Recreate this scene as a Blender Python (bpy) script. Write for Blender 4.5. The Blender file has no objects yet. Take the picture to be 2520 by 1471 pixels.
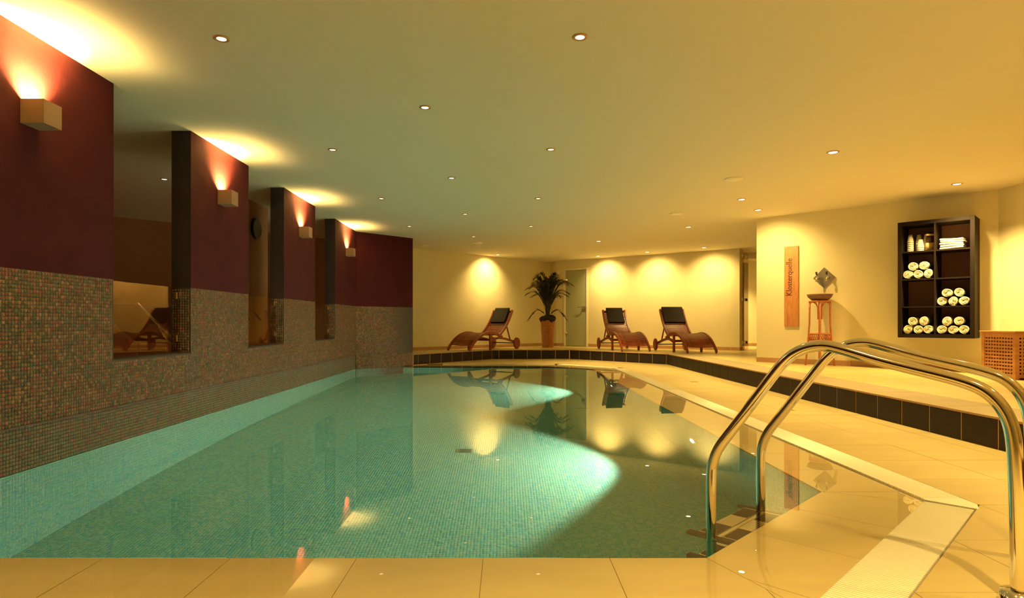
import bpy, bmesh, math, random
import numpy as np
from mathutils import Vector, Matrix

# ---------------------------------------------------------------- camera
scn = bpy.context.scene
COL = scn.collection
HC = 0.85            # camera height over the water
F = 1500.0           # focal length in pixels of the 2520 px wide frame
cam_d = bpy.data.cameras.new('camera')
cam = bpy.data.objects.new('camera', cam_d)
COL.objects.link(cam)
cam.location = (0, 0, HC)
cam.rotation_euler = (math.radians(90), 0, 0)
cam_d.sensor_width = 36
cam_d.lens = F / 2520 * 36
cam_d.shift_x = 15 / 2520
cam_d.shift_y = 58.5 / 2520
cam_d.clip_start = 0.05
scn.camera = cam
# ---------------------------------------------------------------- world, view
w = bpy.data.worlds.new('world'); scn.world = w
w.use_nodes = True
w.node_tree.nodes['Background'].inputs[0].default_value = (0.02, 0.015, 0.01, 1)
w.node_tree.nodes['Background'].inputs[1].default_value = 0.1
vs = scn.view_settings
vs.view_transform = 'Standard'; vs.look = 'None'; vs.gamma = 1; vs.use_curve_mapping = False
vs.exposure = 0.06
scn.display_settings.display_device = 'sRGB'
# ---------------------------------------------------------------- light settings
WARM = (1.0, 0.675, 0.215)
W_BRIGHT = 310.0
W_POOL = 12.0
W_SCONCE = 40.0
W_UNDER = 430.0
C_UNDER = (1.0, 0.95, 0.74)
CZ = 2.53            # ceiling
RZ = 0.22            # raised floor
random.seed(4)
rng = np.random.default_rng(7)
S2 = math.sqrt(0.5)

# ---------------------------------------------------------------- helpers
def prop(o, label=None, cat=None, group=None, kind=None):
    if label: o['label'] = label
    if cat: o['category'] = cat
    if group: o['group'] = group
    if kind: o['kind'] = kind
    return o

def empty(name, loc=(0, 0, 0), rz=0, label=None, cat=None, group=None, kind=None):
    o = bpy.data.objects.new(name, None); COL.objects.link(o)
    o.location = loc; o.rotation_euler = (0, 0, rz); o.empty_display_size = 0.1
    return prop(o, label, cat, group, kind)

class MB:
    """collects shapes into one mesh"""
    def __init__(s): s.v = []; s.f = []; s.sm = []
    def add(s, vs, fs, smooth=False):
        b = len(s.v); s.v += [tuple(v) for v in vs]
        s.f += [tuple(b + i for i in f) for f in fs]; s.sm += [smooth] * len(fs)
        return s
    def box(s, x0, x1, y0, y1, z0, z1, M=None):
        vs = [(x, y, z) for z in (z0, z1) for y in (y0, y1) for x in (x0, x1)]
        if M is not None: vs = [M @ Vector(v) for v in vs]
        return s.add(vs, [(0, 2, 3, 1), (4, 5, 7, 6), (0, 1, 5, 4), (2, 6, 7, 3), (0, 4, 6, 2), (1, 3, 7, 5)])
    def prism(s, poly, z0, z1):
        n = len(poly)
        a = sum(poly[i][0] * poly[(i + 1) % n][1] - poly[(i + 1) % n][0] * poly[i][1] for i in range(n))
        if a < 0: poly = poly[::-1]
        vs = [(p[0], p[1], z0) for p in poly] + [(p[0], p[1], z1) for p in poly]
        fs = [tuple(range(n - 1, -1, -1)), tuple(range(n, 2 * n))]
        fs += [(i, (i + 1) % n, n + (i + 1) % n, n + i) for i in range(n)]
        return s.add(vs, fs)
    def bar(s, path, w, h, up=(0, 0, 1), closed=False):
        """rectangular bar swept along a 3D path; w across, h along up"""
        P = [Vector(p) for p in path]; n = len(P); rings = []
        up = Vector(up)
        for i, p in enumerate(P):
            a = P[i - 1] if (i > 0 or closed) else P[i]
            b = P[(i + 1) % n] if (i < n - 1 or closed) else P[i]
            t = (b - a).normalized()
            sd = t.cross(up)
            if sd.length < 1e-5: sd = t.cross(Vector((1, 0, 0)))
            sd.normalize(); u2 = sd.cross(t).normalized()
            rings.append([p + sd * (sx * w / 2) + u2 * (sy * h / 2) for sx, sy in ((-1, -1), (1, -1), (1, 1), (-1, 1))])
        vs = [v for r in rings for v in r]; fs = []
        m = n if closed else n - 1
        for i in range(m):
            a = 4 * i; b = 4 * ((i + 1) % n)
            fs += [(a + k, a + (k + 1) % 4, b + (k + 1) % 4, b + k) for k in range(4)]
        if not closed: fs += [(3, 2, 1, 0), tuple(4 * (n - 1) + k for k in range(4))]
        return s.add(vs, fs)
    def tube(s, path, r, seg=12, closed=False, cap=True):
        P = [Vector(p) for p in path]; n = len(P)
        R = r if isinstance(r, (list, tuple)) else [r] * n
        prev = None; vs = []
        for i, p in enumerate(P):
            a = P[i - 1] if (i > 0 or closed) else P[i]
            b = P[(i + 1) % n] if (i < n - 1 or closed) else P[i]
            t = (b - a).normalized()
            if prev is None:
                prev = t.cross(Vector((0, 0, 1)))
                if prev.length < 1e-4: prev = t.cross(Vector((1, 0, 0)))
            prev = (prev - t * prev.dot(t)).normalized()
            bn = t.cross(prev)
            for k in range(seg):
                an = 2 * math.pi * k / seg
                vs.append(p + (prev * math.cos(an) + bn * math.sin(an)) * R[i])
        fs = []
        m = n if closed else n - 1
        for i in range(m):
            a = seg * i; b = seg * ((i + 1) % n)
            fs += [(a + k, a + (k + 1) % seg, b + (k + 1) % seg, b + k) for k in range(seg)]
        s.add(vs, fs, True)
        if cap and not closed:
            b0 = len(s.v) - len(vs)
            s.f += [tuple(b0 + k for k in range(seg - 1, -1, -1)), tuple(b0 + seg * (n - 1) + k for k in range(seg))]
            s.sm += [False, False]
        return s
    def lathe(s, prof, seg=32, M=None, smooth=True):
        n = len(prof); vs = []
        for (r, z) in prof:
            for k in range(seg):
                a = 2 * math.pi * k / seg
                v = Vector((r * math.cos(a), r * math.sin(a), z))
                vs.append(M @ v if M is not None else v)
        fs = []
        for i in range(n - 1):
            a = seg * i; b = seg * (i + 1)
            fs += [(a + k, a + (k + 1) % seg, b + (k + 1) % seg, b + k) for k in range(seg)]
        s.add(vs, fs, smooth)
        b0 = len(s.v) - len(vs)
        if prof[0][0] > 1e-6: s.f.append(tuple(b0 + k for k in range(seg - 1, -1, -1))); s.sm.append(False)
        if prof[-1][0] > 1e-6: s.f.append(tuple(b0 + seg * (n - 1) + k for k in range(seg))); s.sm.append(False)
        return s
    def build(s, name, mat, parent=None, bevel=0, loc=None, rz=None, fix=True, segs=2):
        me = bpy.data.meshes.new(name)
        me.from_pydata(s.v, [], s.f); me.validate()
        if len(me.polygons) == len(s.sm): me.polygons.foreach_set('use_smooth', s.sm)
        if fix or bevel:
            bm = bmesh.new(); bm.from_mesh(me)
            if bevel:
                es = [e for e in bm.edges if len(e.link_faces) == 2 and e.calc_face_angle(0) > 0.5]
                bmesh.ops.bevel(bm, geom=es, offset=bevel, segments=segs, affect='EDGES', profile=0.5, clamp_overlap=True)
            bmesh.ops.recalc_face_normals(bm, faces=bm.faces)
            bm.to_mesh(me); bm.free()
        me.materials.append(mat)
        o = bpy.data.objects.new(name, me); COL.objects.link(o)
        if parent is not None: o.parent = parent
        if loc is not None: o.location = loc
        if rz is not None: o.rotation_euler = (0, 0, rz)
        return o

def children(o): return [c for c in bpy.data.objects if c.parent == o]
def copy_tree(o, parent=None, kids=None):
    c = o.copy(); COL.objects.link(c)
    if parent is not None: c.parent = parent
    for ch in (kids if kids is not None else list(o.children)):
        copy_tree(ch, c)
    return c
def reuse(o, name, parent, loc=None, rot=None):
    c = bpy.data.objects.new(name, o.data); COL.objects.link(c); c.parent = parent
    c.matrix_local = o.matrix_local.copy() if loc is None else Matrix.Translation(loc)
    if rot is not None: c.rotation_euler = rot
    return c

def clip(poly, region):
    """convex clip (Sutherland-Hodgman), region ccw"""
    out = list(poly); n = len(region)
    for i in range(n):
        a = region[i]; b = region[(i + 1) % n]; inp = out; out = []
        if not inp: return []
        def side(p): return (b[0] - a[0]) * (p[1] - a[1]) - (b[1] - a[1]) * (p[0] - a[0])
        for j in range(len(inp)):
            p = inp[j]; q = inp[(j + 1) % len(inp)]
            sp, sq = side(p), side(q)
            if sp >= 0: out.append(p)
            if (sp >= 0) != (sq >= 0):
                t = sp / (sp - sq); out.append((p[0] + (q[0] - p[0]) * t, p[1] + (q[1] - p[1]) * t))
    return out
def area(p): return 0.5 * sum(p[i][0] * p[(i + 1) % len(p)][1] - p[(i + 1) % len(p)][0] * p[i][1] for i in range(len(p)))
def inset(poly, g):
    """shrink a convex ccw polygon by g"""
    big = poly
    for i in range(len(poly)):
        a = Vector(poly[i]); b = Vector(poly[(i + 1) % len(poly)])
        d = b - a
        if d.length < 1e-6: continue
        d.normalize(); nrm = Vector((-d.y, d.x))
        a2 = a + nrm * g; far = 50
        reg = [tuple(a2 - d * far), tuple(a2 + d * far), tuple(a2 + d * far + nrm * far), tuple(a2 - d * far + nrm * far)]
        big = clip(big, reg)
        if len(big) < 3: return []
    return big

# ---------------------------------------------------------------- materials
def node_mat(name):
    m = bpy.data.materials.new(name); m.use_nodes = True
    nt = m.node_tree; b = nt.nodes['Principled BSDF']
    return m, nt, b
def L(nt, a, b): nt.links.new(a, b)
def simple(name, col, rough=0.5, metal=0.0, bump=0, bscale=50, var=0, vscale=3, coat=0, spec=None, stretch=None, detail=4):
    m, nt, b = node_mat(name)
    b.inputs['Base Color'].default_value = (*col, 1)
    b.inputs['Roughness'].default_value = rough
    b.inputs['Metallic'].default_value = metal
    b.inputs['Coat Weight'].default_value = coat
    if spec is not None: b.inputs['Specular IOR Level'].default_value = spec
    tc = nt.nodes.new('ShaderNodeTexCoord'); mp = nt.nodes.new('ShaderNodeMapping')
    L(nt, tc.outputs['Object'], mp.inputs['Vector'])
    if stretch: mp.inputs['Scale'].default_value = stretch
    if var:
        n = nt.nodes.new('ShaderNodeTexNoise'); n.inputs['Scale'].default_value = vscale; n.inputs['Detail'].default_value = detail
        L(nt, mp.outputs[0], n.inputs['Vector'])
        r = nt.nodes.new('ShaderNodeValToRGB')
        r.color_ramp.elements[0].position = 0.3; r.color_ramp.elements[1].position = 0.7
        r.color_ramp.elements[0].color = (*[c * (1 - var) for c in col], 1)
        r.color_ramp.elements[1].color = (*[min(1, c * (1 + var)) for c in col], 1)
        L(nt, n.outputs['Fac'], r.inputs['Fac']); L(nt, r.outputs['Color'], b.inputs['Base Color'])
    if bump:
        n = nt.nodes.new('ShaderNodeTexNoise'); n.inputs['Scale'].default_value = bscale; n.inputs['Detail'].default_value = 5
        L(nt, mp.outputs[0], n.inputs['Vector'])
        bp = nt.nodes.new('ShaderNodeBump'); bp.inputs['Strength'].default_value = bump; bp.inputs['Distance'].default_value = 0.01
        L(nt, n.outputs['Fac'], bp.inputs['Height']); L(nt, bp.outputs['Normal'], b.inputs['Normal'])
    return m
def emit(name, col, st):
    m, nt, b = node_mat(name)
    b.inputs['Base Color'].default_value = (0, 0, 0, 1)
    b.inputs['Emission Color'].default_value = (*col, 1)
    b.inputs['Emission Strength'].default_value = st
    m.cycles.emission_sampling = 'NONE'
    return m
def thin_glass(name, ior, tint=(1, 1, 1), rough=0.0, bump=0, refl=(1, 1, 1)):
    """transparent sheet with a fresnel reflection on both faces"""
    m = bpy.data.materials.new(name); m.use_nodes = True; nt = m.node_tree; nt.nodes.clear()
    out = nt.nodes.new('ShaderNodeOutputMaterial'); mix = nt.nodes.new('ShaderNodeMixShader')
    tr = nt.nodes.new('ShaderNodeBsdfTransparent'); gl = nt.nodes.new('ShaderNodeBsdfGlossy')
    tr.inputs[0].default_value = (*tint, 1);  gl.inputs['Roughness'].default_value = rough; gl.inputs[0].default_value = (*refl, 1)
    fr = nt.nodes.new('ShaderNodeFresnel'); ge = nt.nodes.new('ShaderNodeNewGeometry')
    mx = nt.nodes.new('ShaderNodeMix'); mx.inputs[2].default_value = ior; mx.inputs[3].default_value = 1 / ior
    L(nt, ge.outputs['Backfacing'], mx.inputs[0]); L(nt, mx.outputs[0], fr.inputs['IOR'])
    L(nt, fr.outputs[0], mix.inputs[0]); L(nt, tr.outputs[0], mix.inputs[1]); L(nt, gl.outputs[0], mix.inputs[2])
    L(nt, mix.outputs[0], out.inputs['Surface'])
    return m
def tone_mat(name, stops, rough=0.25, metal=0.0, spec=0.6, coat=0.3, dim=1.0):
    """mosaic glass: the tone attribute of each tile picks its colour"""
    m, nt, b = node_mat(name)
    at = nt.nodes.new('ShaderNodeAttribute'); at.attribute_name = 'tone'
    r = nt.nodes.new('ShaderNodeValToRGB'); cr = r.color_ramp; cr.interpolation = 'CONSTANT'
    while len(cr.elements) < len(stops): cr.elements.new(0.5)
    for i, c in enumerate(stops):
        cr.elements[i].position = i / len(stops); cr.elements[i].color = (*c, 1)
    L(nt, at.outputs['Fac'], r.inputs['Fac']); L(nt, r.outputs['Color'], b.inputs['Base Color'])
    b.inputs['Roughness'].default_value = rough; b.inputs['Metallic'].default_value = metal
    b.inputs['Specular IOR Level'].default_value = spec; b.inputs['Coat Weight'].default_value = coat
    b.inputs['Coat Roughness'].default_value = 0.1
    for e_ in cr.elements: e_.color = (*[c_ * dim for c_ in e_.color[:3]], 1)
    return m
def wood(name, c1, c2, scale=(1, 1, 12), rough=0.35, wscale=4):
    m, nt, b = node_mat(name)
    tc = nt.nodes.new('ShaderNodeTexCoord'); mp = nt.nodes.new('ShaderNodeMapping'); mp.inputs['Scale'].default_value = scale
    L(nt, tc.outputs['Object'], mp.inputs['Vector'])
    n = nt.nodes.new('ShaderNodeTexNoise'); n.inputs['Scale'].default_value = wscale; n.inputs['Detail'].default_value = 6
    n.inputs['Distortion'].default_value = 1.2
    L(nt, mp.outputs[0], n.inputs['Vector'])
    r = nt.nodes.new('ShaderNodeValToRGB'); r.color_ramp.elements[0].position = 0.35; r.color_ramp.elements[1].position = 0.65
    r.color_ramp.elements[0].color = (*c1, 1); r.color_ramp.elements[1].color = (*c2, 1)
    L(nt, n.outputs['Fac'], r.inputs['Fac']); L(nt, r.outputs['Color'], b.inputs['Base Color'])
    b.inputs['Roughness'].default_value = rough
    return m

M = {}
M['plaster'] = simple('plaster', (0.83, 0.755, 0.49), 0.85, bump=0.25, bscale=14, var=0.03, vscale=2, detail=8)
M['ceiling'] = simple('ceiling_paint', (0.84, 0.775, 0.61), 0.9)
M['maroon'] = simple('maroon_plaster', (0.062, 0.0085, 0.0105), 0.8, spec=0.15, bump=0.5, bscale=9, var=0.12, vscale=4, detail=8)
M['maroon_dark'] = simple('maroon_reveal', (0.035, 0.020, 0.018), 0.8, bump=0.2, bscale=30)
M['dimmed_wall'] = simple('dimmed_plaster', (0.42, 0.22, 0.12), 0.85, bump=0.2, bscale=14)  # same plaster, browned to put the dimness of the lounge into its colour
M['grout_dark'] = simple('dark_grout', (0.07, 0.055, 0.04), 0.8)
M['grout_pool'] = simple('pool_grout', (0.10, 0.26, 0.20), 0.7)
M['deck'] = simple('beige_stoneware', (0.58, 0.47, 0.21), 0.38, var=0.07, vscale=2.2, detail=9, bump=0.05, bscale=120, stretch=(1, 2.5, 1))
M['deck_grout'] = simple('deck_grout', (0.40, 0.24, 0.10), 0.9)
M['edge_strip'] = simple('greige_edge_tile', (0.37, 0.30, 0.185), 0.5, var=0.08, vscale=5)
M['riser'] = simple('charcoal_tile', (0.032, 0.024, 0.024), 0.6, var=0.12, vscale=6, spec=0.25)
M['riser_grout'] = simple('riser_grout', (0.80, 0.55, 0.32), 0.9)
M['skirting'] = simple('skirting_tile', (0.50, 0.29, 0.14), 0.5, var=0.08, vscale=6)
M['white_plastic'] = simple('white_plastic', (0.92, 0.88, 0.70), 0.35)
M['steel'] = simple('polished_steel', (0.86, 0.80, 0.70), 0.08, metal=1.0)
M['brushed'] = simple('brushed_steel', (0.55, 0.50, 0.42), 0.35, metal=1.0, bump=0.05, bscale=200)
M['chrome'] = simple('chrome', (0.85, 0.82, 0.78), 0.1, metal=1.0)
M['rubber'] = simple('brown_rubber', (0.06, 0.025, 0.02), 0.6)
M['black'] = simple('black_cloth', (0.014, 0.010, 0.009), 0.85, bump=0.3, bscale=200)
M['black_plastic'] = simple('black_plastic', (0.015, 0.012, 0.012), 0.35)
M['shelf'] = simple('blackbrown_veneer', (0.010, 0.0045, 0.004), 0.6, spec=0.25)
M['towel'] = simple('white_terry', (0.90, 0.85, 0.66), 0.95, bump=0.7, bscale=160)
M['bedwood'] = wood('red_hardwood', (0.21, 0.034, 0.015), (0.33, 0.066, 0.026), (1, 1, 6), 0.35, 6)
M['wheel'] = wood('wheel_wood', (0.20, 0.03, 0.018), (0.28, 0.05, 0.025), (4, 1, 1), 0.4)
M['oak'] = wood('sign_wood', (0.50, 0.20, 0.065), (0.66, 0.30, 0.11), (9, 9, 1.2), 0.5, 3)
M['acacia'] = wood('hamper_wood', (0.46, 0.20, 0.08), (0.60, 0.29, 0.13), (1, 1, 4), 0.5, 5)
M['rattan'] = wood('rattan', (0.48, 0.15, 0.05), (0.62, 0.23, 0.08), (3, 3, 3), 0.4, 9)
M['frond'] = simple('palm_leaf', (0.018, 0.024, 0.010), 0.5)
M['stem'] = simple('palm_stem', (0.08, 0.06, 0.025), 0.6)
M['bowl'] = simple('brown_stone_bowl', (0.20, 0.10, 0.055), 0.5, var=0.1, vscale=9)
M['sconce'] = simple('sconce_paint', (0.36, 0.23, 0.14), 0.6)
M['frame_white'] = simple('cream_door_frame', (0.93, 0.86, 0.66), 0.4)
M['lens_pool'] = emit('pool_downlight_glow', (1.0, 0.80, 0.45), 3.2)
M['lens_bright'] = emit('halogen_glow', (1.0, 0.85, 0.55), 14)
M['lens_under'] = emit('underwater_glow', (1.0, 0.95, 0.75), 7)
M['rim_orange'] = simple('copper_rim', (0.75, 0.42, 0.18), 0.4, metal=0.6)
M['film'] = thin_glass('water_film', 1.33)
M['pane'] = thin_glass('window_pane', 1.45, (0.93, 0.88, 0.84), refl=(0.9, 0.68, 0.46))  # orange-brown tone of the dim reflections is put into the reflection colour
M['text'] = simple('burnt_lettering', (0.10, 0.025, 0.03), 0.7)
M['clockface'] = simple('clock_face', (0.16, 0.08, 0.05), 0.6)
M['canvas'] = simple('grey_canvas', (0.20, 0.14, 0.13), 0.8)
M['jarglass'] = thin_glass('jar_glass', 1.45, (0.55, 0.45, 0.38))
M['cup'] = simple('cup_plastic', (0.85, 0.78, 0.62), 0.35)
M['paper'] = simple('paper_label', (0.72, 0.50, 0.26), 0.8)
M['dark_slot'] = simple('dark_slot', (0.02, 0.012, 0.008), 0.8)
M['trough'] = simple('overflow_trough', (0.10, 0.05, 0.025), 0.8)
# water: real refraction over the deep pool
m = bpy.data.materials.new('pool_water'); m.use_nodes = True; nt = m.node_tree; nt.nodes.clear()
out = nt.nodes.new('ShaderNodeOutputMaterial'); g = nt.nodes.new('ShaderNodeBsdfGlass')
g.inputs['IOR'].default_value = 1.33; g.inputs['Roughness'].default_value = 0.0; g.inputs['Color'].default_value = (0.97, 1, 0.985, 1)
nz = nt.nodes.new('ShaderNodeTexNoise'); nz.inputs['Scale'].default_value = 1.6; nz.inputs['Detail'].default_value = 2
bp = nt.nodes.new('ShaderNodeBump'); bp.inputs['Strength'].default_value = 0.02; bp.inputs['Distance'].default_value = 0.02
tcn = nt.nodes.new('ShaderNodeTexCoord'); L(nt, tcn.outputs['Object'], nz.inputs['Vector'])
L(nt, nz.outputs['Fac'], bp.inputs['Height']); L(nt, bp.outputs['Normal'], g.inputs['Normal'])
L(nt, g.outputs[0], out.inputs['Surface']); M['water'] = m
# frosted door glass
m, nt, b = node_mat('frosted_glass')
b.inputs['Base Color'].default_value = (0.40, 0.43, 0.27, 1); b.inputs['Roughness'].default_value = 0.45
b.inputs['Specular IOR Level'].default_value = 0.6
M['frosted'] = m
# basket weave
def weave(name, c1, c2, scale):
    m, nt, b = node_mat(name)
    tc = nt.nodes.new('ShaderNodeTexCoord'); wv = nt.nodes.new('ShaderNodeTexNoise'); wv.inputs['Scale'].default_value = scale
    L(nt, tc.outputs['Object'], wv.inputs['Vector'])
    r = nt.nodes.new('ShaderNodeValToRGB'); r.color_ramp.elements[0].color = (*c1, 1); r.color_ramp.elements[1].color = (*c2, 1)
    r.color_ramp.elements[0].position = 0.4; r.color_ramp.elements[1].position = 0.6
    L(nt, wv.outputs['Fac'], r.inputs['Fac']); L(nt, r.outputs['Color'], b.inputs['Base Color']); b.inputs['Roughness'].default_value = 0.6
    return m
M['wicker'] = weave('wicker', (0.42, 0.15, 0.06), (0.66, 0.32, 0.14), 40)
M['mos_wall'] = tone_mat('bronze_mosaic', [(0.24, 0.14, 0.065), (0.29, 0.16, 0.075), (0.14, 0.13, 0.075), (0.38, 0.13, 0.085), (0.28, 0.19, 0.09),
                                           (0.17, 0.105, 0.055), (0.42, 0.22, 0.11), (0.18, 0.17, 0.095), (0.31, 0.09, 0.075)], 0.22, 0.25, 0.7, 0.6, dim=0.82)
M['mos_band'] = tone_mat('olive_mosaic', [(0.20, 0.17, 0.09), (0.24, 0.20, 0.11), (0.15, 0.18, 0.11), (0.30, 0.17, 0.11), (0.17, 0.22, 0.13),
                                           (0.22, 0.18, 0.08), (0.14, 0.14, 0.10), (0.27, 0.12, 0.09)], 0.3, 0.1, 0.6, 0.3)
M['mos_pool'] = tone_mat('turquoise_mosaic', [(0.15, 0.47, 0.34), (0.20, 0.53, 0.36), (0.12, 0.43, 0.37), (0.26, 0.53, 0.37), (0.18, 0.45, 0.30),
                                              (0.13, 0.43, 0.41), (0.22, 0.50, 0.32), (0.30, 0.50, 0.35)], 0.22, 0.0, 0.6, 0.4, dim=0.80)
# plain pool lining where single tiles are under a pixel or two
m, nt, b = node_mat('far_turquoise_mosaic')
tc = nt.nodes.new('ShaderNodeTexCoord'); mp = nt.nodes.new('ShaderNodeMapping'); mp.inputs['Scale'].default_value = (46.5, 46.5, 46.5)
vo = nt.nodes.new('ShaderNodeTexWhiteNoise'); fl = nt.nodes.new('ShaderNodeVectorMath'); fl.operation = 'FLOOR'
L(nt, tc.outputs['Object'], mp.inputs[0]); L(nt, mp.outputs[0], fl.inputs[0]); L(nt, fl.outputs[0], vo.inputs['Vector'])
r = nt.nodes.new('ShaderNodeValToRGB'); r.color_ramp.elements[0].color = (0.13, 0.42, 0.33, 1); r.color_ramp.elements[1].color = (0.24, 0.52, 0.36, 1)
L(nt, vo.outputs['Value'], r.inputs['Fac']); L(nt, r.outputs['Color'], b.inputs['Base Color']); b.inputs['Roughness'].default_value = 0.3
M['pool_far'] = m

# ---------------------------------------------------------------- mosaic of real glass tiles
def mosaic(name, origin, U, V, N, lu, lv, mat, parent, pitch=0.0215, keep=None, h=0.003, gap=0.0022, tilt=0.0004):
    origin = np.array(origin, float); U = np.array(U, float); V = np.array(V, float); N = np.array(N, float)
    nu = int(lu / pitch); nv = int(lv / pitch)
    iu, iv = np.meshgrid(np.arange(nu), np.arange(nv), indexing='ij')
    cu = (iu.ravel() + 0.5) * pitch; cv = (iv.ravel() + 0.5) * pitch
    if keep is not None:
        k = keep(cu, cv); cu = cu[k]; cv = cv[k]
    n = len(cu)
    hb = pitch / 2 - gap / 2; ht = hb - 0.0012
    c4 = np.array([(-1, -1), (1, -1), (1, 1), (-1, 1)], float)
    ju = rng.uniform(-0.0004, 0.0004, n); jv = rng.uniform(-0.0004, 0.0004, n)
    verts = np.zeros((n, 8, 3))
    base = origin + (cu + ju)[:, None] * U + (cv + jv)[:, None] * V
    tu = rng.normal(0, tilt, n); tv = rng.normal(0, tilt, n); dz = rng.normal(0, 0.0002, n)
    for k in range(4):
        verts[:, k] = base + c4[k, 0] * hb * U + c4[k, 1] * hb * V
        hh = h + dz + tu * c4[k, 0] + tv * c4[k, 1]
        verts[:, 4 + k] = base + c4[k, 0] * ht * U + c4[k, 1] * ht * V + hh[:, None] * N
    quad = np.array([[4, 5, 6, 7], [0, 1, 5, 4], [1, 2, 6, 5], [2, 3, 7, 6], [3, 0, 4, 7]])
    if np.dot(np.cross(U, V), N) < 0: quad = quad[:, ::-1]
    faces = (quad[None] + (np.arange(n) * 8)[:, None, None]).reshape(-1)
    me = bpy.data.meshes.new(name)
    me.vertices.add(n * 8); me.vertices.foreach_set('co', verts.ravel())
    me.loops.add(n * 20); me.loops.foreach_set('vertex_index', faces.astype(np.int32))
    me.polygons.add(n * 5); me.polygons.foreach_set('loop_start', np.arange(0, n * 20, 4, dtype=np.int32))
    me.update(calc_edges=True)
    at = me.attributes.new('tone', 'FLOAT', 'POINT')
    at.data.foreach_set('value', np.repeat(rng.uniform(0, 1, n), 8).astype(np.float32))
    me.materials.append(mat)
    o = bpy.data.objects.new(name, me); COL.objects.link(o); o.parent = parent
    o['kind'] = 'stuff'
    return o

# ================================================================= STRUCTURE
WX = -2.756          # face of the left wall
PD = -1.48           # pool floor
MT = 1.156           # mosaic top
SILL = 0.585
Yw = [4.284, 5.334, 6.531, 7.571, 8.814, 9.843, 11.23]   # pier edges
C1 = (-1.853, 12.13)

# ceiling
MB().box(-7.3, 7.8, -3.2, 18.2, CZ, CZ + 0.2).build('ceiling', M['ceiling'])['kind'] = 'structure'

# left wall with its three openings
wl = empty('wall_left', (0, 0, 0), kind='structure')
T = 0.172
piers = [(-3.0, Yw[0]), (Yw[1], Yw[2]), (Yw[3], Yw[4]), (Yw[5], Yw[6])]
mb = MB().box(WX - T, WX - 0.004, -3.0, Yw[6], 0.262, SILL)
mb.box(WX - T, WX - 0.016, -3.0, Yw[6], -1.6, 0.262)
mb.build('wall_base', M['grout_dark'], wl)
for a, b_ in piers:
    MB().box(WX - T, WX - 0.004, a, b_ - (0.0 if b_ < 11 else 0.0), SILL, MT).build('mosaic_backing', M['grout_dark'], wl)
    o = MB().box(WX - T + 0.002, WX - 0.001, a + 0.001, b_, MT, CZ).build('pier', M['maroon'], wl)
    # the reveal that looks towards the camera has a darker colour
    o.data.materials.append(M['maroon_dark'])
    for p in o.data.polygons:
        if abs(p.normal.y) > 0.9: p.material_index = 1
def keepwall(u, v):
    y = 3.0 + u; z = 0.262 + v
    k = np.ones(len(u), bool)
    for a, b_ in ((Yw[0], Yw[1]), (Yw[2], Yw[3]), (Yw[4], Yw[5])):
        k &= ~((y > a - 0.003) & (y < b_ + 0.003) & (z > SILL - 0.006))
    return k
mosaic('mosaic_tiles', (WX - 0.004, 3.0, 0.262), (0, 1, 0), (0, 0, 1), (1, 0, 0), Yw[6] - 3.0, MT - 0.262, M['mos_wall'], wl, 0.0223, keepwall)
MB().box(WX - 0.015, WX + 0.0005, -3.0, Yw[6], 0.254, 0.262).build('ledge_shade_strip', simple('ledge_shade', (0.14, 0.06, 0.03), 0.5), wl)  # added dark strip, draws the shadow line under the mosaic ledge
mosaic('mosaic_band', (WX - 0.016, 2.2, 0.0), (0, 1, 0), (0, 0, 1), (1, 0, 0), Yw[6] - 2.2, 0.262, M['mos_band'], wl, 0.0218, gap=0.0034)
for y in (Yw[1], Yw[3], Yw[5]):
    mosaic('reveal_mosaic', (WX - T, y, SILL), (1, 0, 0), (0, 0, 1), (0, -1, 0), T, MT - SILL, M['mos_wall'], wl, 0.0223)
# sills and lower panes
for k, (a, b_) in enumerate(((Yw[0], Yw[1]), (Yw[2], Yw[3]), (Yw[4], Yw[5]))):
    wn = empty('window_%d' % (k + 1), (WX - 0.105, (a + b_) / 2, SILL), kind='structure')
    MB().box(-0.067, 0.098, -(b_ - a) / 2, (b_ - a) / 2, 0.0005, 0.008).build('window_sill', M['maroon_dark'], wn)
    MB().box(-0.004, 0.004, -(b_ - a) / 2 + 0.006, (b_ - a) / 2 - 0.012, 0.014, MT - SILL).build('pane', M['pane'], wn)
    for z in (0.13, 0.50):
        h_ = MB().box(-0.010, 0.010, (b_ - a) / 2 - 0.05, (b_ - a) / 2 - 0.003, z - 0.03, z + 0.03).build('hinge', M['chrome'], wn, bevel=0.003)

# angled wall at the end of the pool
we = empty('wall_end', (0, 0, 0), kind='structure')
d = Vector((C1[0] - WX, C1[1] - Yw[6], 0)); Le = d.length; d.normalize(); nE = Vector((d.y, -d.x, 0))
def slab(p0, p1, t, z0, z1):
    """wall slab whose face runs p0->p1, thickness t to the left of that direction"""
    a = Vector(p0); b = Vector(p1); dd = (b - a).normalized(); nn = Vector((-dd.y, dd.x))
    return [tuple(a), tuple(b), tuple(b + nn * t), tuple(a + nn * t)], z0, z1
p, z0, z1 = slab((WX, Yw[6]), C1, 0.17, MT, CZ); MB().prism(p, z0, z1).build('upper_wall', M['maroon'], we)
p, z0, z1 = slab((WX - 0.003, Yw[6] + 0.003), C1, 0.17, 0.262, MT); MB().prism(p, z0, z1).build('mosaic_backing', M['grout_dark'], we)
p, z0, z1 = slab((WX - 0.012, Yw[6] + 0.012), (C1[0] - 0.01, C1[1] + 0.01), 0.158, -1.6, 0.262); MB().prism(p, z0, z1).build('wall_base', M['grout_dark'], we)
mosaic('mosaic_tiles', (WX - 0.003, Yw[6] + 0.003, 0.262), d, (0, 0, 1), nE, Le, MT - 0.262, M['mos_wall'], we, 0.0223, tilt=0.0007)
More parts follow.
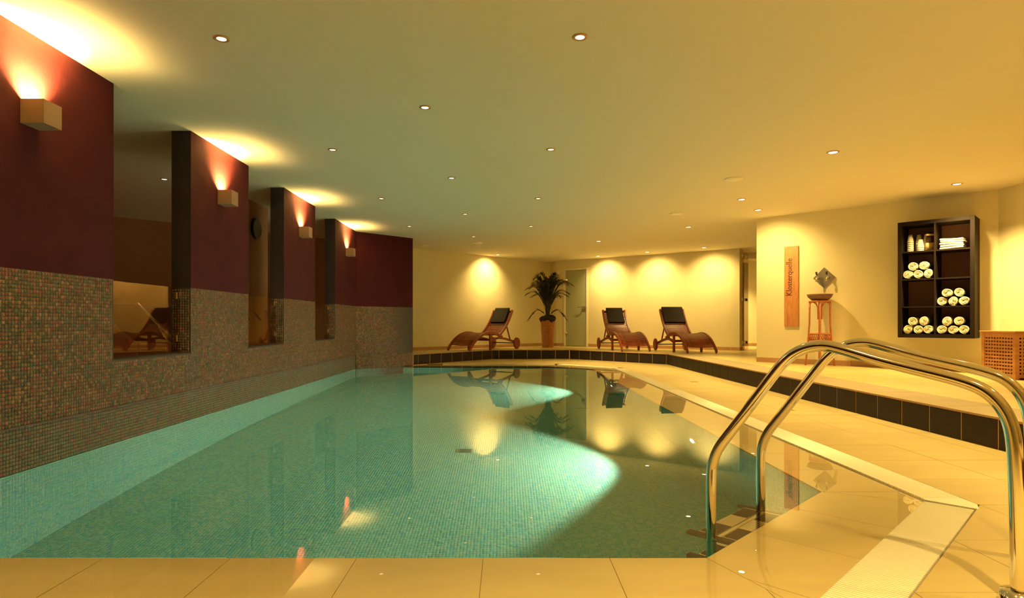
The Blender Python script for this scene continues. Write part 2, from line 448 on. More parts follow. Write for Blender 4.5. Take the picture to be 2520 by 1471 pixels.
mosaic('mosaic_band', (WX - 0.011, Yw[6] + 0.011, 0.0), d, (0, 0, 1), nE, Le, 0.262, M['mos_wall'], we, 0.0218, tilt=0.0007)

# pool basin
pb = empty('pool_basin', (0, 0, 0), kind='structure')
X0 = WX - 0.012
POOL = [(X0, 2.22), (0.73, 2.22), (1.60, 3.09), (1.60, 11.20), (0.83, 11.97), (-2.02, 11.97), (X0, Yw[6])]
MB().prism([(X0 - 0.3, 1.8), (2.4, 1.8), (2.4, 12.4), (X0 - 0.3, 12.4)], PD - 0.15, PD).build('basin_floor', M['pool_far'], pb)
def wallseg(name, p0, p1, mat, z0=PD, z1=-0.025, t=0.15):
    p, a, b_ = slab(p1, p0, t, z0, z1)
    return MB().prism(p, a, b_).build(name, mat, pb)
for a, b_ in ((0, 1), (1, 2), (2, 3), (3, 4), (4, 5)):
    wallseg('basin_wall', POOL[a], POOL[b_], M['pool_far'])
MB().box(X0 - 0.0035, X0 - 0.0005, 2.22, Yw[6], PD, -0.002).build('basin_wall', M['pool_far'], pb)
YF = 11.95
def keepfloor(u, v):
    x = X0 + u; y = 2.22 + v
    return (x - y < -1.50) & (x < 1.59) & (x + y < 12.79) & (y - x < 13.97)
mosaic('floor_mosaic', (X0, 2.22, PD), (1, 0, 0), (0, 1, 0), (0, 0, 1), 1.6 - X0, YF - 2.22, M['mos_pool'], pb, 0.0205, keepfloor, h=0.0007, gap=0.0016, tilt=0.00012)
mosaic('wall_mosaic', (X0, 2.22, PD), (0, 1, 0), (0, 0, 1), (1, 0, 0), Yw[6] - 2.22, -PD, M['mos_pool'], pb, 0.0218, h=0.001, gap=0.0018, tilt=0.0002)
mosaic('wall_mosaic', (1.60, 3.09, PD), (0, 1, 0), (0, 0, 1), (-1, 0, 0), 6.5, -PD - 0.03, M['mos_pool'], pb, 0.0218, h=0.001, gap=0.0018, tilt=0.0002)
mosaic('wall_mosaic', (WX - 0.0125, Yw[6] + 0.0125, PD), d, (0, 0, 1), nE, Le, -PD, M['mos_pool'], pb, 0.0218, h=0.002)

# lower deck: grout bed and every tile that can be told apart
fl = empty('floor', (0, 0, 0), kind='structure')
TT = -0.006
reg_coping = [
    [(X0, 1.81), (0.90, 1.81), (0.73, 2.22), (X0, 2.22)],
    [(0.73, 2.22), (0.90, 1.81), (2.0, 2.915), (1.6, 3.09)],
    [(1.6, 3.09), (2.0, 2.915), (2.0, 11.37), (1.6, 11.20)],
    [(1.6, 11.20), (2.0, 11.37), (1.0, 12.37), (0.83, 11.97)],
    [(0.83, 11.97), (1.0, 12.37), (-1.79, 12.37), (-1.85, 12.15), (-2.02, 11.97)]]
reg_deck = [
    [(2.2, 2.83), (3.28, 2.83), (3.28, 11.45), (2.2, 11.45)],
    [(2.2, 11.45), (3.28, 11.45), (3.28, 12.36), (1.5, 14.3), (1.08, 12.57)],
    [(1.08, 12.57), (1.5, 14.3), (-0.31, 14.2), (-1.62, 12.57)],
    [(0.98, 1.61), (3.28, 1.61), (3.28, 2.83), (2.2, 2.83)]]
def ccw(p): return p if area(p) > 0 else p[::-1]
def lay(region, ang, pw, ph, ox, oy, ztop, mat, parent, thick=0.014, gap=0.0013, name='tile', zj=0.0004):
    """tiles of pw x ph on a grid turned by ang, clipped to the region"""
    region = ccw(region); c, s = math.cos(ang), math.sin(ang)
    rot = [(c * (x - ox) + s * (y - oy), -s * (x - ox) + c * (y - oy)) for x, y in region]
    i0 = math.floor(min(p[0] for p in rot) / pw); i1 = math.ceil(max(p[0] for p in rot) / pw)
    j0 = math.floor(min(p[1] for p in rot) / ph); j1 = math.ceil(max(p[1] for p in rot) / ph)
    for i in range(i0, i1):
        for j in range(j0, j1):
            q = clip([(i * pw, j * ph), ((i + 1) * pw, j * ph), ((i + 1) * pw, (j + 1) * ph), (i * pw, (j + 1) * ph)], rot)
            if len(q) < 3 or abs(area(q)) < 0.004: continue
            q = inset(q, gap)
            if len(q) < 3: continue
            cx = sum(p[0] for p in q) / len(q); cy = sum(p[1] for p in q) / len(q)
            wq = [(c * (x) - s * (y) + ox, s * (x) + c * (y) + oy) for x, y in q]
            z = ztop + random.uniform(-zj, zj)
            MB().prism(wq, z - thick, z).build(name, mat, parent, fix=False)
mb = MB()
for rg in reg_coping: mb.prism(ccw(rg), -0.3, TT - 0.004)
mb.build('coping_bed', M['deck_grout'], fl)
mb = MB()
for rg in reg_deck: mb.prism(ccw(rg), -0.3, 0.003)
mb.build('deck_bed', M['deck_grout'], fl)
MB().box(X0, 3.28, -3.0, 1.61, -0.3, 0.004).build('deck_slab', M['deck'], fl)
lay(reg_coping[0], 0, 0.46, 0.60, -0.083, 1.70, TT, M['deck'], fl, zj=0.0002)
lay(reg_coping[1], math.radians(45), 0.46, 0.80, 1.165 - 0.23 * S2, 2.655 - 0.23 * S2 - 0.0, TT, M['deck'], fl, zj=0.0002)
lay(reg_coping[2], 0, 0.60, 0.46, 1.50, 3.09, TT, M['deck'], fl, zj=0.0002)
lay(reg_coping[3], math.radians(-45), 0.60, 0.46, 1.6, 11.2, TT, M['deck'], fl, zj=0.0002)
lay(reg_coping[4], 0, 0.46, 0.60, -0.083, 11.9, TT, M['deck'], fl, zj=0.0002)
lay(reg_deck[0], 0, 0.46, 0.46, 2.2, 2.83, 0.005, M['deck'], fl)
lay(reg_deck[1], 0, 0.46, 0.46, 2.2, 2.83, 0.005, M['deck'], fl)
lay(reg_deck[2], 0, 0.46, 0.46, 2.2, 2.83, 0.005, M['deck'], fl)
lay(reg_deck[3], 0, 0.46, 0.46, 2.2, 2.83, 0.005, M['deck'], fl)

# water: the pool sheet and the film washing over the coping up to the grate
wat = empty('water', (0, 0, 0), label='still clear water filling the mosaic pool and washing over its beige coping', cat='water', kind='stuff')
MB().add([(x, y, TT + 0.0007) for x, y in POOL], [tuple(range(len(POOL)))]).build('pool_surface', M['water'], wat, fix=False)
mb = MB()
for rg in reg_coping: mb.add([(x, y, TT + 0.0007) for x, y in ccw(rg)], [tuple(range(len(rg)))])
mb.build('water_film', M['film'], wat, fix=False)

# overflow grate
def run_grate(p0, p1, depth_dir, label, first, mx=300, pitch=0.0158):
    """bars from p0 to p1 (inner edge), each 0.2 long along depth_dir"""
    a = Vector((*p0, 0)); b = Vector((*p1, 0)); dd = b - a; ln = dd.length; dd.normalize()
    nn = Vector((*depth_dir, 0)).normalized(); ang = math.atan2(nn.y, nn.x)
    root = empty('overflow_grate', tuple(a), 0, label, 'grate', 'white overflow grates round the pool')
    proto = MB().box(0.004, 0.196, -0.0044, 0.0044, -0.018, 0.006).build('bar', M['white_plastic'], root, bevel=0.002, segs=1)
    n = int(ln / pitch)
    for i in range(min(n, mx)):
        o = proto if i == 0 else bpy.data.objects.new('bar', proto.data)
        if i: COL.objects.link(o); o.parent = root
        o.location = dd * ((i + 0.5) * pitch); o.rotation_euler = (0, 0, ang)
    if n > mx:
        mb = MB()
        for i in range(mx, n):
            Mx = Matrix.Translation(dd * ((i + 0.5) * pitch)) @ Matrix.Rotation(ang, 4, 'Z')
            mb.box(0.004, 0.196, -0.0044, 0.0044, -0.018, 0.006, Mx)
        mb.build('far_bars', M['white_plastic'], root, fix=False)['kind'] = 'stuff'
    # two carrier rods and the dark trough below
    mb = MB()
    for q in (0.05, 0.15):
        mb.bar([nn * q + Vector((0, 0, -0.02)), nn * q + dd * ln + Vector((0, 0, -0.02))], 0.006, 0.006)
    mb.build('carrier_rod', M['white_plastic'], root)
    return root, a, dd, ln, nn
trough = MB()
for q in ([(0.90, 1.81), (0.98, 1.61), (2.2, 2.83), (2.0, 2.915)], [(2.0, 2.915), (2.2, 2.83), (2.2, 11.45), (2.0, 11.37)],
          [(2.0, 11.37), (2.2, 11.45), (1.08, 12.57), (1.0, 12.37)], [(X0, 1.61), (0.98, 1.61), (0.90, 1.81), (X0, 1.81)],
          [(1.0, 12.37), (1.08, 12.57), (-1.62, 12.57), (-1.79, 12.37)]):
    trough.prism(ccw(q), -0.3, -0.10)
trough.build('overflow_trough', M['trough'], fl)
run_grate((0.905, 1.82), (1.98, 2.895), (1, -1), 'white slatted overflow grate beside the ladder on the angled pool corner', True)
run_grate((2.003, 2.95), (2.003, 11.36), (1, 0), 'long white slatted overflow grate along the right side of the pool', False)
run_grate((1.99, 11.39), (1.02, 12.36), (1, 1), 'white overflow grate on the far angled corner of the pool', False)
run_grate((1.0, 12.375), (-1.30, 12.375), (0, 1), 'white overflow grate across the far end below the dark tiled step', False)
cp = MB().prism([(2.003, 2.91), (2.148, 2.765), (2.197, 2.84), (2.197, 2.945), (2.003, 2.945)], -0.018, 0.006).build('grate_corner', M['white_plastic'], bevel=0.003)
prop(cp, 'solid white corner piece joining the two overflow grates near the ladder', 'grate')

# raised floor
rf = empty('raised_floor', (0, 0, 0), kind='structure')
RISE = [(-1.86, 12.26), (-0.31, 14.2), (1.5, 14.3), (3.28, 12.36), (3.28, 0.5)]
outer = [(3.281, -3.0), (7.6, -3.0), (7.6, 18.0), (-7.2, 18.0), (-7.2, -3.0), (-2.93, -3.0), (-2.93, 11.3), (-1.98, 12.262), (-1.861, 12.261), (-0.311, 14.201), (1.501, 14.301), (3.281, 12.361)]
bm = bmesh.new(); vs_ = [bm.verts.new((x, y, -0.3)) for x, y in outer]; fc = bm.faces.new(vs_)
ex = bmesh.ops.extrude_face_region(bm, geom=[fc]); bmesh.ops.translate(bm, verts=[e for e in ex['geom'] if isinstance(e, bmesh.types.BMVert)], vec=(0, 0, 0.3 + RZ - 0.003))
bmesh.ops.recalc_face_normals(bm, faces=bm.faces); bmesh.ops.triangulate(bm, faces=bm.faces)
me = bpy.data.meshes.new('floor_slab'); bm.to_mesh(me); bm.free(); me.materials.append(M['deck']); me.materials.append(M['riser_grout'])
for p in me.polygons:
    if abs(p.normal.z) < 0.5: p.material_index = 1
o = bpy.data.objects.new('floor_slab', me); COL.objects.link(o); o.parent = rf
R = [[(3.74, 1.84), (6.2, 1.84), (6.2, 7.66), (4.22, 9.66), (3.74, 9.66)],
     [(3.74, 9.66), (4.22, 9.66), (5.9, 13.2), (5.2, 13.82), (3.74, 14.9)],
     [(3.28, 12.36), (3.74, 12.36), (3.74, 14.9), (1.9, 16.25), (1.5, 14.3)],
     [(-0.31, 14.2), (1.5, 14.3), (1.9, 16.25), (1.3, 16.65), (1.05, 16.8), (-0.31, 15.5)],
     [(-1.86, 12.26), (-0.31, 14.2), (-0.31, 15.5), (-2.6, 13.2), (-1.98, 12.27)]]
for q in R: lay(q, 0, 0.46, 0.46, 3.28, 0, RZ, M['deck'], rf, thick=0.006, gap=0.0012, zj=0.0002)
lay([(3.265, 0.5), (3.74, 0.5), (3.74, 12.36), (3.265, 12.36)], 0, 0.475, 0.46, 3.265, 0, RZ + 0.002, M['edge_strip'], rf, thick=0.012, name='edge_tile')
# dark riser tiles
rs = empty('step_riser', (0, 0, 0), kind='structure')
pr = MB().box(0.005, 0.325, -0.0030, 0.004, 0.008, RZ - 0.016).build('riser_tile', M['riser'], rs, bevel=0.0015, segs=1)
firstr = True
for a, b_, off in ((RISE[0], RISE[1], 0.2), (RISE[1], RISE[2], 0.18), (RISE[2], RISE[3], 0.04), (RISE[3], RISE[4], 0.28)):
    A = Vector((*a, 0)); B = Vector((*b_, 0)); dd = (B - A); ln = dd.length; dd.normalize(); ang = math.atan2(dd.y, dd.x)
    s0 = -off
    while s0 < ln - 0.02:
        e = min(s0 + 0.33, ln); st = max(s0, 0)
        if e - st > 0.30 and abs((e - st) - 0.33) < 1e-6:
            if firstr: o = pr; firstr = False
            else: o = bpy.data.objects.new('riser_tile', pr.data); COL.objects.link(o); o.parent = rs
            o.location = A + dd * st; o.rotation_euler = (0, 0, ang)
        elif e - st > 0.02:
            MB().box(0.005, e - st - 0.005, -0.0030, 0.004, 0.008, RZ - 0.016).build('riser_tile', M['riser'], rs, loc=A + dd * st, rz=ang)
        s0 += 0.33
# nosing line along the top of the riser
mb = MB()
for a, b_ in zip(RISE[:-1], RISE[1:]):
    A = Vector((*a, RZ - 0.006)); B = Vector((*b_, RZ - 0.006)); mb.bar([A, B], 0.028, 0.012)
mb.build('nosing', M['skirting'], rs)

# plaster walls
def wall(name, p0, p1, t=0.2, z0=RZ - 0.1, z1=CZ, mat='plaster', base=True, bl=0.46):
    root = empty(name, (0, 0, 0), kind='structure')
    p, a, b_ = slab(p0, p1, t, z0, z1)
    MB().prism(p, a, b_).build('wall_face', M[mat], root)
    if base: skirting(p0, p1)
    return root
nsk = [0]
sk_names = ['baseboard_left', 'baseboard_corner', 'baseboard_niche', 'baseboard_back', 'baseboard_jamb', 'baseboard_right', 'baseboard_far_right', 'baseboard_passage']
def skirting(p0, p1, cut=None):
    nm = sk_names[min(nsk[0], len(sk_names) - 1)]; nsk[0] += 1
    root = empty(nm, (0, 0, 0), kind='structure')
    A = Vector((*p0, RZ)); B = Vector((*p1, RZ)); dd = B - A; ln = dd.length; dd.normalize(); ang = math.atan2(dd.y, dd.x)
    s0 = 0.0
    while s0 < ln - 0.01:
        e = min(s0 + 0.46, ln)
        if not (cut and s0 + 0.2 > cut[0] and s0 + 0.2 < cut[1]):
            MB().box(0.001, e - s0 - 0.002, -0.012, 0.002, 0.0, 0.075).build('skirting_tile', M['skirting'], root, loc=A + dd * s0, rz=ang, fix=False)
        s0 += 0.46
# faces run so that their thickness lies to the left of the direction
PA = (1.07, 16.90)
W1 = (1.37, 16.70); W2 = (5.29, 13.80)
wall('wall_back_left', (-2.75, 13.08), PA)
wall('wall_lounge_back', (-7.2, 8.63), (-2.75, 13.08), mat='dimmed_wall', base=False)
wall('wall_corner', PA, (1.255, 16.95), t=0.2)
wall('wall_niche', (1.255, 16.95), W1, t=0.2)
# back wall with the door opening
dv = (Vector(W2) - Vector(W1)); LB = dv.length; dv.normalize()
def onB(px):   # distance along the back wall of a pixel column
    k = (px - 1245) / F
    return (k * W1[1] - W1[0]) / (dv.x - k * dv.y)
dA, dB = onB(1388), onB(1447)
wb = empty('wall_back', (0, 0, 0), kind='structure')
def pt(s): return (W1[0] + dv.x * s, W1[1] + dv.y * s)
DH = RZ + 2.09
for s0, s1, z0, z1 in ((0, dA, RZ - 0.1, CZ), (dB, LB, RZ - 0.1, CZ), (dA, dB, DH, CZ)):
    p, a, b_ = slab(pt(s0), pt(s1), 0.2, z0, z1); MB().prism(p, a, b_).build('wall_face', M['plaster'], wb)
skirting(pt(0.0), pt(dA - 0.01)); nsk[0] -= 1; skirting(pt(dB + 0.01), W2)
J2 = (5.55, 14.20)
wall('wall_jamb', W2, J2, t=0.2)
# passage behind: far wall, its left wall
wall('wall_passage_left', J2, (6.30, 16.7), base=False)
RA = (4.051, 9.849); RB = (6.212, 7.688)
wall('wall_passage_back', (5.9, 16.6), (7.6, 16.6))
wr = wall('wall_right', RA, RB, t=0.2)
wall('wall_right_near', RB, (6.212, -3.0), t=0.2)
wall('wall_passage_right', (7.6, 13.6), (4.30, 10.05), t=0.15, base=False)
wall('wall_rear', (7.6, -3.0), (-7.2, -3.0), z0=-0.3, base=False)
MB().box(-7.4, -7.2, -3.0, 9.0, 0, CZ).build('wall_lounge_left', M['dimmed_wall'])['kind'] = 'structure'
MB().box(-3.72, -3.50, 8.30, 8.96, RZ, CZ).build('wall_lounge_pier', M['dimmed_wall'])['kind'] = 'structure'
# passage soffit
MB().box(5.2, 7.6, 14.6, 15.0, CZ - 0.14, CZ).build('trim_1', M['ceiling'])['kind'] = 'structure'

# ================================================================= LIGHTS IN THE ROOM
def spot(name, loc, energy, size, blend, col, parent=None, rot=(0, 0, 0), r=0.03):
    ld = bpy.data.lights.new(name, 'SPOT'); ld.energy = energy; ld.spot_size = math.radians(size); ld.spot_blend = blend
    ld.color = col; ld.shadow_soft_size = r
    o = bpy.data.objects.new(name, ld); COL.objects.link(o)
    if parent is not None: o.parent = parent
    o.location = loc; o.rotation_euler = rot
    return o
def downlight_proto(lens, k=1.0):
    root = empty('ceiling_downlight', (0, 0, CZ))
    MB().lathe([(0.030 * k, -0.0005), (0.030 * k + 0.015, -0.0005), (0.030 * k + 0.015, -0.006), (0.030 * k + 0.006, -0.009), (0.030 * k, -0.005)], 24).build('trim_ring', M['rim_orange'], root)
    MB().lathe([(0.0315 * k, -0.001), (0.0315 * k, -0.0045), (0.02 * k, -0.006), (0.0, -0.0065)], 20).build('lens', lens, root)
    return root
ord4 = ['nearest', 'second nearest', 'third nearest', 'farthest']
cols = {'left': (-1.68, [3.6, 5.91, 8.22, 10.6]), 'middle': (-0.63, [4.75, 7.06, 9.40, 11.86]), 'right': (0.435, [3.58, 5.9, 8.22, 10.6])}
first = downlight_proto(M['lens_pool'])
used = False
for c, (x, ys) in cols.items():
    for k, y in enumerate(ys):
        o = copy_tree(first) if used else first
        used = True
        o.location = (x, y, CZ)
        prop(o, 'dim round ceiling downlight over the pool, %s in the %s line' % (ord4[k], c), 'downlight', 'dim downlights over the pool')
        spot('lamp', (0, 0, -0.012), W_POOL, 120, 1.0, WARM, o)
for x, y, lb in ((-3.99, 7.12, 'small downlight in the lounge ceiling seen through the first window opening'),
                 (-3.99, 9.44, 'small downlight in the lounge ceiling at the edge of the second window opening')):
    o = copy_tree(first, kids=[c for c in first.children if c.type == 'MESH']); o.location = (x, y, CZ)
    prop(o, lb, 'downlight', 'lounge downlights')
    spot('lamp', (0, 0, -0.012), 50, 125, 1.0, (1.0, 0.5, 0.24), o)
bright = [(2050, 374, 'bright ceiling downlight alone above the right side of the deck'),
          (2355, 452, 'bright ceiling downlight in front of the black towel shelf'),
          (1825, 490, 'bright ceiling downlight just left of the one by the wall corner'),
          (1866, 516, 'bright ceiling downlight right over the plaster wall corner'),
          (1694, 558, 'bright ceiling downlight near the round vent halfway to the back wall'),
          (1473, 593, 'bright ceiling downlight in front of the frosted door, nearer of two'),
          (1471, 625, 'bright ceiling downlight close to the wall beside the frosted door'),
          (1593, 614, 'bright ceiling downlight at the back wall between the two right loungers'),
          (1733, 602, 'bright ceiling downlight at the back wall above the rightmost lounger'),
          (1222, 623, 'bright ceiling downlight at the back wall above the left lounger')]
fb = downlight_proto(M['lens_bright'], 1.45); used = False
for px, py, lb in bright:
    Y = F * (CZ - HC) / (794 - py); X = (px - 1245) / F * Y
    if px == 1222: X, Y = -0.20, 15.0
    if px == 1471: X, Y = 2.32, 15.35
    if px == 1593: X, Y = 3.35, 14.45
    if px == 1733: X, Y = 4.42, 13.6
    o = copy_tree(fb, kids=[c for c in fb.children if c.type == 'MESH']) if used else fb
    used = True
    o.location = (X, Y, CZ)
    prop(o, lb, 'downlight', 'bright downlights over the raised floor')
    aim = {1471: (0.595, 0.804), 1593: (0.595, 0.804), 1733: (0.595, 0.804), 1222: (-S2, S2), 1866: (S2, S2)}.get(px)
    if aim:      # swivelled towards the wall it stands before
        spot('lamp', (0, 0, -0.016), W_BRIGHT * 0.50, 118, 1.0, WARM, o, rot=Vector((-aim[0] * 0.6, -aim[1] * 0.6, 1)).to_track_quat('Z', 'Y').to_euler())
    else:
        spot('lamp', (0, 0, -0.014), W_BRIGHT * (1.9 if px == 2355 else 1.25), 120 if px == 2355 else 84, 1.0, WARM, o)
# the same lamps go on towards and behind the camera, and into the passage
for k, (x, y) in enumerate([(3.22, 3.7), (3.22, 1.4), (5.4, 5.0), (5.4, 2.6), (1.2, 0.6), (5.4, -0.5), (3.22, -1.0), (6.4, 15.8)]):
    o = copy_tree(fb, kids=[c for c in fb.children if c.type == 'MESH'])
    o.location = (x, y, CZ)
    prop(o, 'added bright downlight out of view that brightens the near deck', 'downlight', 'downlights outside the picture')
    spot('lamp', (0, 0, -0.014), W_BRIGHT * (0.22 if x == 5.4 else 1.3), 100, 1.0, WARM, o)
for x, y in ((-1.7, 1.15), (0.25, 1.15)):     # added unseen lamps that brighten the near deck
    o = copy_tree(fb, kids=[c for c in fb.children if c.type == 'MESH'])
    o.location = (x, y, CZ)
    prop(o, 'added bright downlight out of view that brightens the near deck', 'downlight', 'downlights outside the picture')
    spot('lamp', (0, 0, -0.014), W_BRIGHT * 0.55, 84, 1.0, WARM, o)
# wall sconces
def make_sconce():
    root = empty('wall_sconce', (WX, 3.53, 2.0))
    mb = MB(); t = 0.006; dx, dy, hz = 0.134, 0.07, 0.137
    mb.box(0, t, -dy, dy, 0, hz).box(dx - t, dx, -dy, dy, 0, hz).box(t, dx - t, -dy, -dy + t, 0, hz).box(t, dx - t, dy - t, dy, 0, hz)
    mb.box(t, dx - t, -dy + t, dy - t, 0, t)
    mb.build('housing', M['sconce'], root)
    MB().lathe([(0.025, 0.02), (0.03, 0.05), (0.022, 0.07), (0, 0.075)], 16).build('bulb', M['lens_pool'], root, loc=(0.067, 0, 0))
    return root
sc0 = make_sconce(); lb = ['first', 'second', 'third', 'fourth']
for k, (y, z, e) in enumerate(((3.53, 1.985, 1.6), (5.90, 1.985, 1.0), (8.19, 1.995, 1.0), (10.56, 2.0, 1.0))):
    o = sc0 if k == 0 else copy_tree(sc0, kids=[c for c in sc0.children if c.type == 'MESH'])
    o.location = (WX - 0.001, y, z)
    prop(o, 'box-shaped uplight on the %s maroon pier counted from the camera' % lb[k], 'wall lamp', 'box uplights on the maroon piers')
    spot('lamp', (0.085, 0, 0.098), W_SCONCE * e, 158, 1.0, (1.0, 0.72, 0.22), o, rot=(math.pi, 0, 0), r=0.018)
    spot('reflector_lamp', (0.090, 0, 0.10), W_SCONCE * 8.5 * e, 104, 1.0, (1.0, 0.62, 0.18), o, rot=(math.pi, math.radians(-30), 0), r=0.012)
# underwater lamps
def under(y, z, lab):
    root = empty('underwater_light', (1.598, y, z), 0, lab, 'pool light', 'underwater lamps in the right pool wall')
    Mx = Matrix.Rotation(math.radians(-90), 4, 'Y')
    MB().lathe([(0.075, 0.0), (0.105, 0.0), (0.105, 0.012), (0.09, 0.018), (0.075, 0.012)], 32, Mx).build('trim_ring', M['chrome'], root)
    MB().lathe([(0.075, 0.004), (0.06, 0.012), (0.0, 0.016)], 32, Mx).build('lens', M['lens_under'], root)
    spot('lamp', (-0.03, 0, 0), W_UNDER, 102, 0.22, C_UNDER, root, rot=(0, math.radians(90), 0), r=0.03)
under(5.20, -0.75, 'glowing round underwater lamp in the pool wall nearest the ladder')
under(9.16, -0.80, 'glowing round underwater lamp far along the pool wall below the loungers')

# ================================================================= THINGS
# pool ladder -------------------------------------------------------------
lad = empty('pool_ladder', (1.025, 2.685, 0), 0, 'polished steel pool ladder arching over the coping at the angled corner', 'ladder')
base1 = Vector((0.848, 2.508, 0)); nL = Vector((S2, -S2, 0)); eL = Vector((S2, S2, 0))
pix = [(1750, 1283.6), (1750, 1175), (1755, 1137), (1768.6, 1101), (1800, 1060), (1841.6, 1005), (1905.5, 918.6), (1927, 893), (1950, 872), (1987.6, 854.7), (2028.6, 850),
       (2070, 858), (2151.8, 883), (2230, 903), (2310, 922), (2379.9, 941.4), (2425.5, 962), (2463, 997), (2486, 1040), (2496, 1090), (2500, 1160), (2504, 1250), (2507, 1380)]
prof = []
for px, py in pix:
    k = (px - 1245) / F
    s = (k * base1.y - base1.x) / (S2 * (1 + k))
    Y = base1.y - s * S2
    prof.append((s, HC - (py - 794) * Y / F))
prof[0] = (prof[1][0], -0.55); prof.insert(1, (prof[1][0], -0.1))
prof[-1] = (prof[-1][0], 0.006)
def smooth_path(P, n=6):
    out = []
    for i in range(len(P) - 1):
        p0 = P[max(i - 1, 0)]; p1 = P[i]; p2 = P[i + 1]; p3 = P[min(i + 2, len(P) - 1)]
        for k in range(n):
            t = k / n
            out.append(tuple(0.5 * ((2 * p1[j]) + (-p0[j] + p2[j]) * t + (2 * p0[j] - 5 * p1[j] + 4 * p2[j] - p3[j]) * t * t + (-p0[j] + 3 * p1[j] - 3 * p2[j] + p3[j]) * t ** 3) for j in range(len(p1))))
    out.append(tuple(P[-1])); return out
sp = smooth_path(prof, 5)
# round off the polygonal feel
for _ in range(6):
    sp = [sp[0]] + [tuple(0.25 * sp[i - 1][j] + 0.5 * sp[i][j] + 0.25 * sp[i + 1][j] for j in range(2)) for i in range(1, len(sp) - 1)] + [sp[-1]]
org = Vector(lad.location)
for k in (0, 1):
    b0 = base1 + eL * (0.496 * k) - org
    MB().tube([b0 + nL * s + Vector((0, 0, z)) for s, z in sp], 0.0205, 24).build('handrail', M['steel'], lad)
    e = b0 + nL * sp[-1][0]
    MB().lathe([(0.021, 0.05), (0.045, 0.048), (0.047, 0.006), (0.047, 0.005)], 32, Matrix.Translation(e)).build('floor_flange', M['steel'], lad)
def tread(z, s_c):
    c = base1 - org + eL * 0.248 + nL * s_c; ang = math.radians(45)
    Mx = Matrix.Translation(c + Vector((0, 0, z))) @ Matrix.Rotation(ang, 4, 'Z')
    root_body = MB()
    root_body.box(-0.27, 0.27, -0.010, 0.010, -0.016, -0.002, Mx)
    for q in (-0.052, 0.052): root_body.box(-0.225, 0.225, q - 0.040, q + 0.040, -0.012, 0.0, Mx)
    o = root_body.build('tread', M['steel'], lad, bevel=0.001, segs=1)
    for sx in (-1, 1):
        MB().box(min(sx * 0.228, sx * 0.262), max(sx * 0.228, sx * 0.262), -0.13, 0.13, -0.04, 0.003, Mx).build('end_bracket', M['rubber'], o, bevel=0.006)
        for q in (-0.052, 0.052):
            MB().box(min(sx * 0.08, sx * 0.215), max(sx * 0.08, sx * 0.215), q - 0.036, q + 0.036, 0.0, 0.004, Mx).build('grip_pad', M['rubber'], o)
    for q in [-0.085, -0.074, -0.063, -0.052, -0.041, -0.030, -0.019, 0.019, 0.030, 0.041, 0.052, 0.063, 0.074, 0.085]:
        MB().box(-0.078, 0.078, q - 0.003, q + 0.003, 0.0, 0.003, Mx).build('ridge', M['chrome'], o, fix=False)
tread(-0.075, 0.02); tread(-0.34, 0.02)

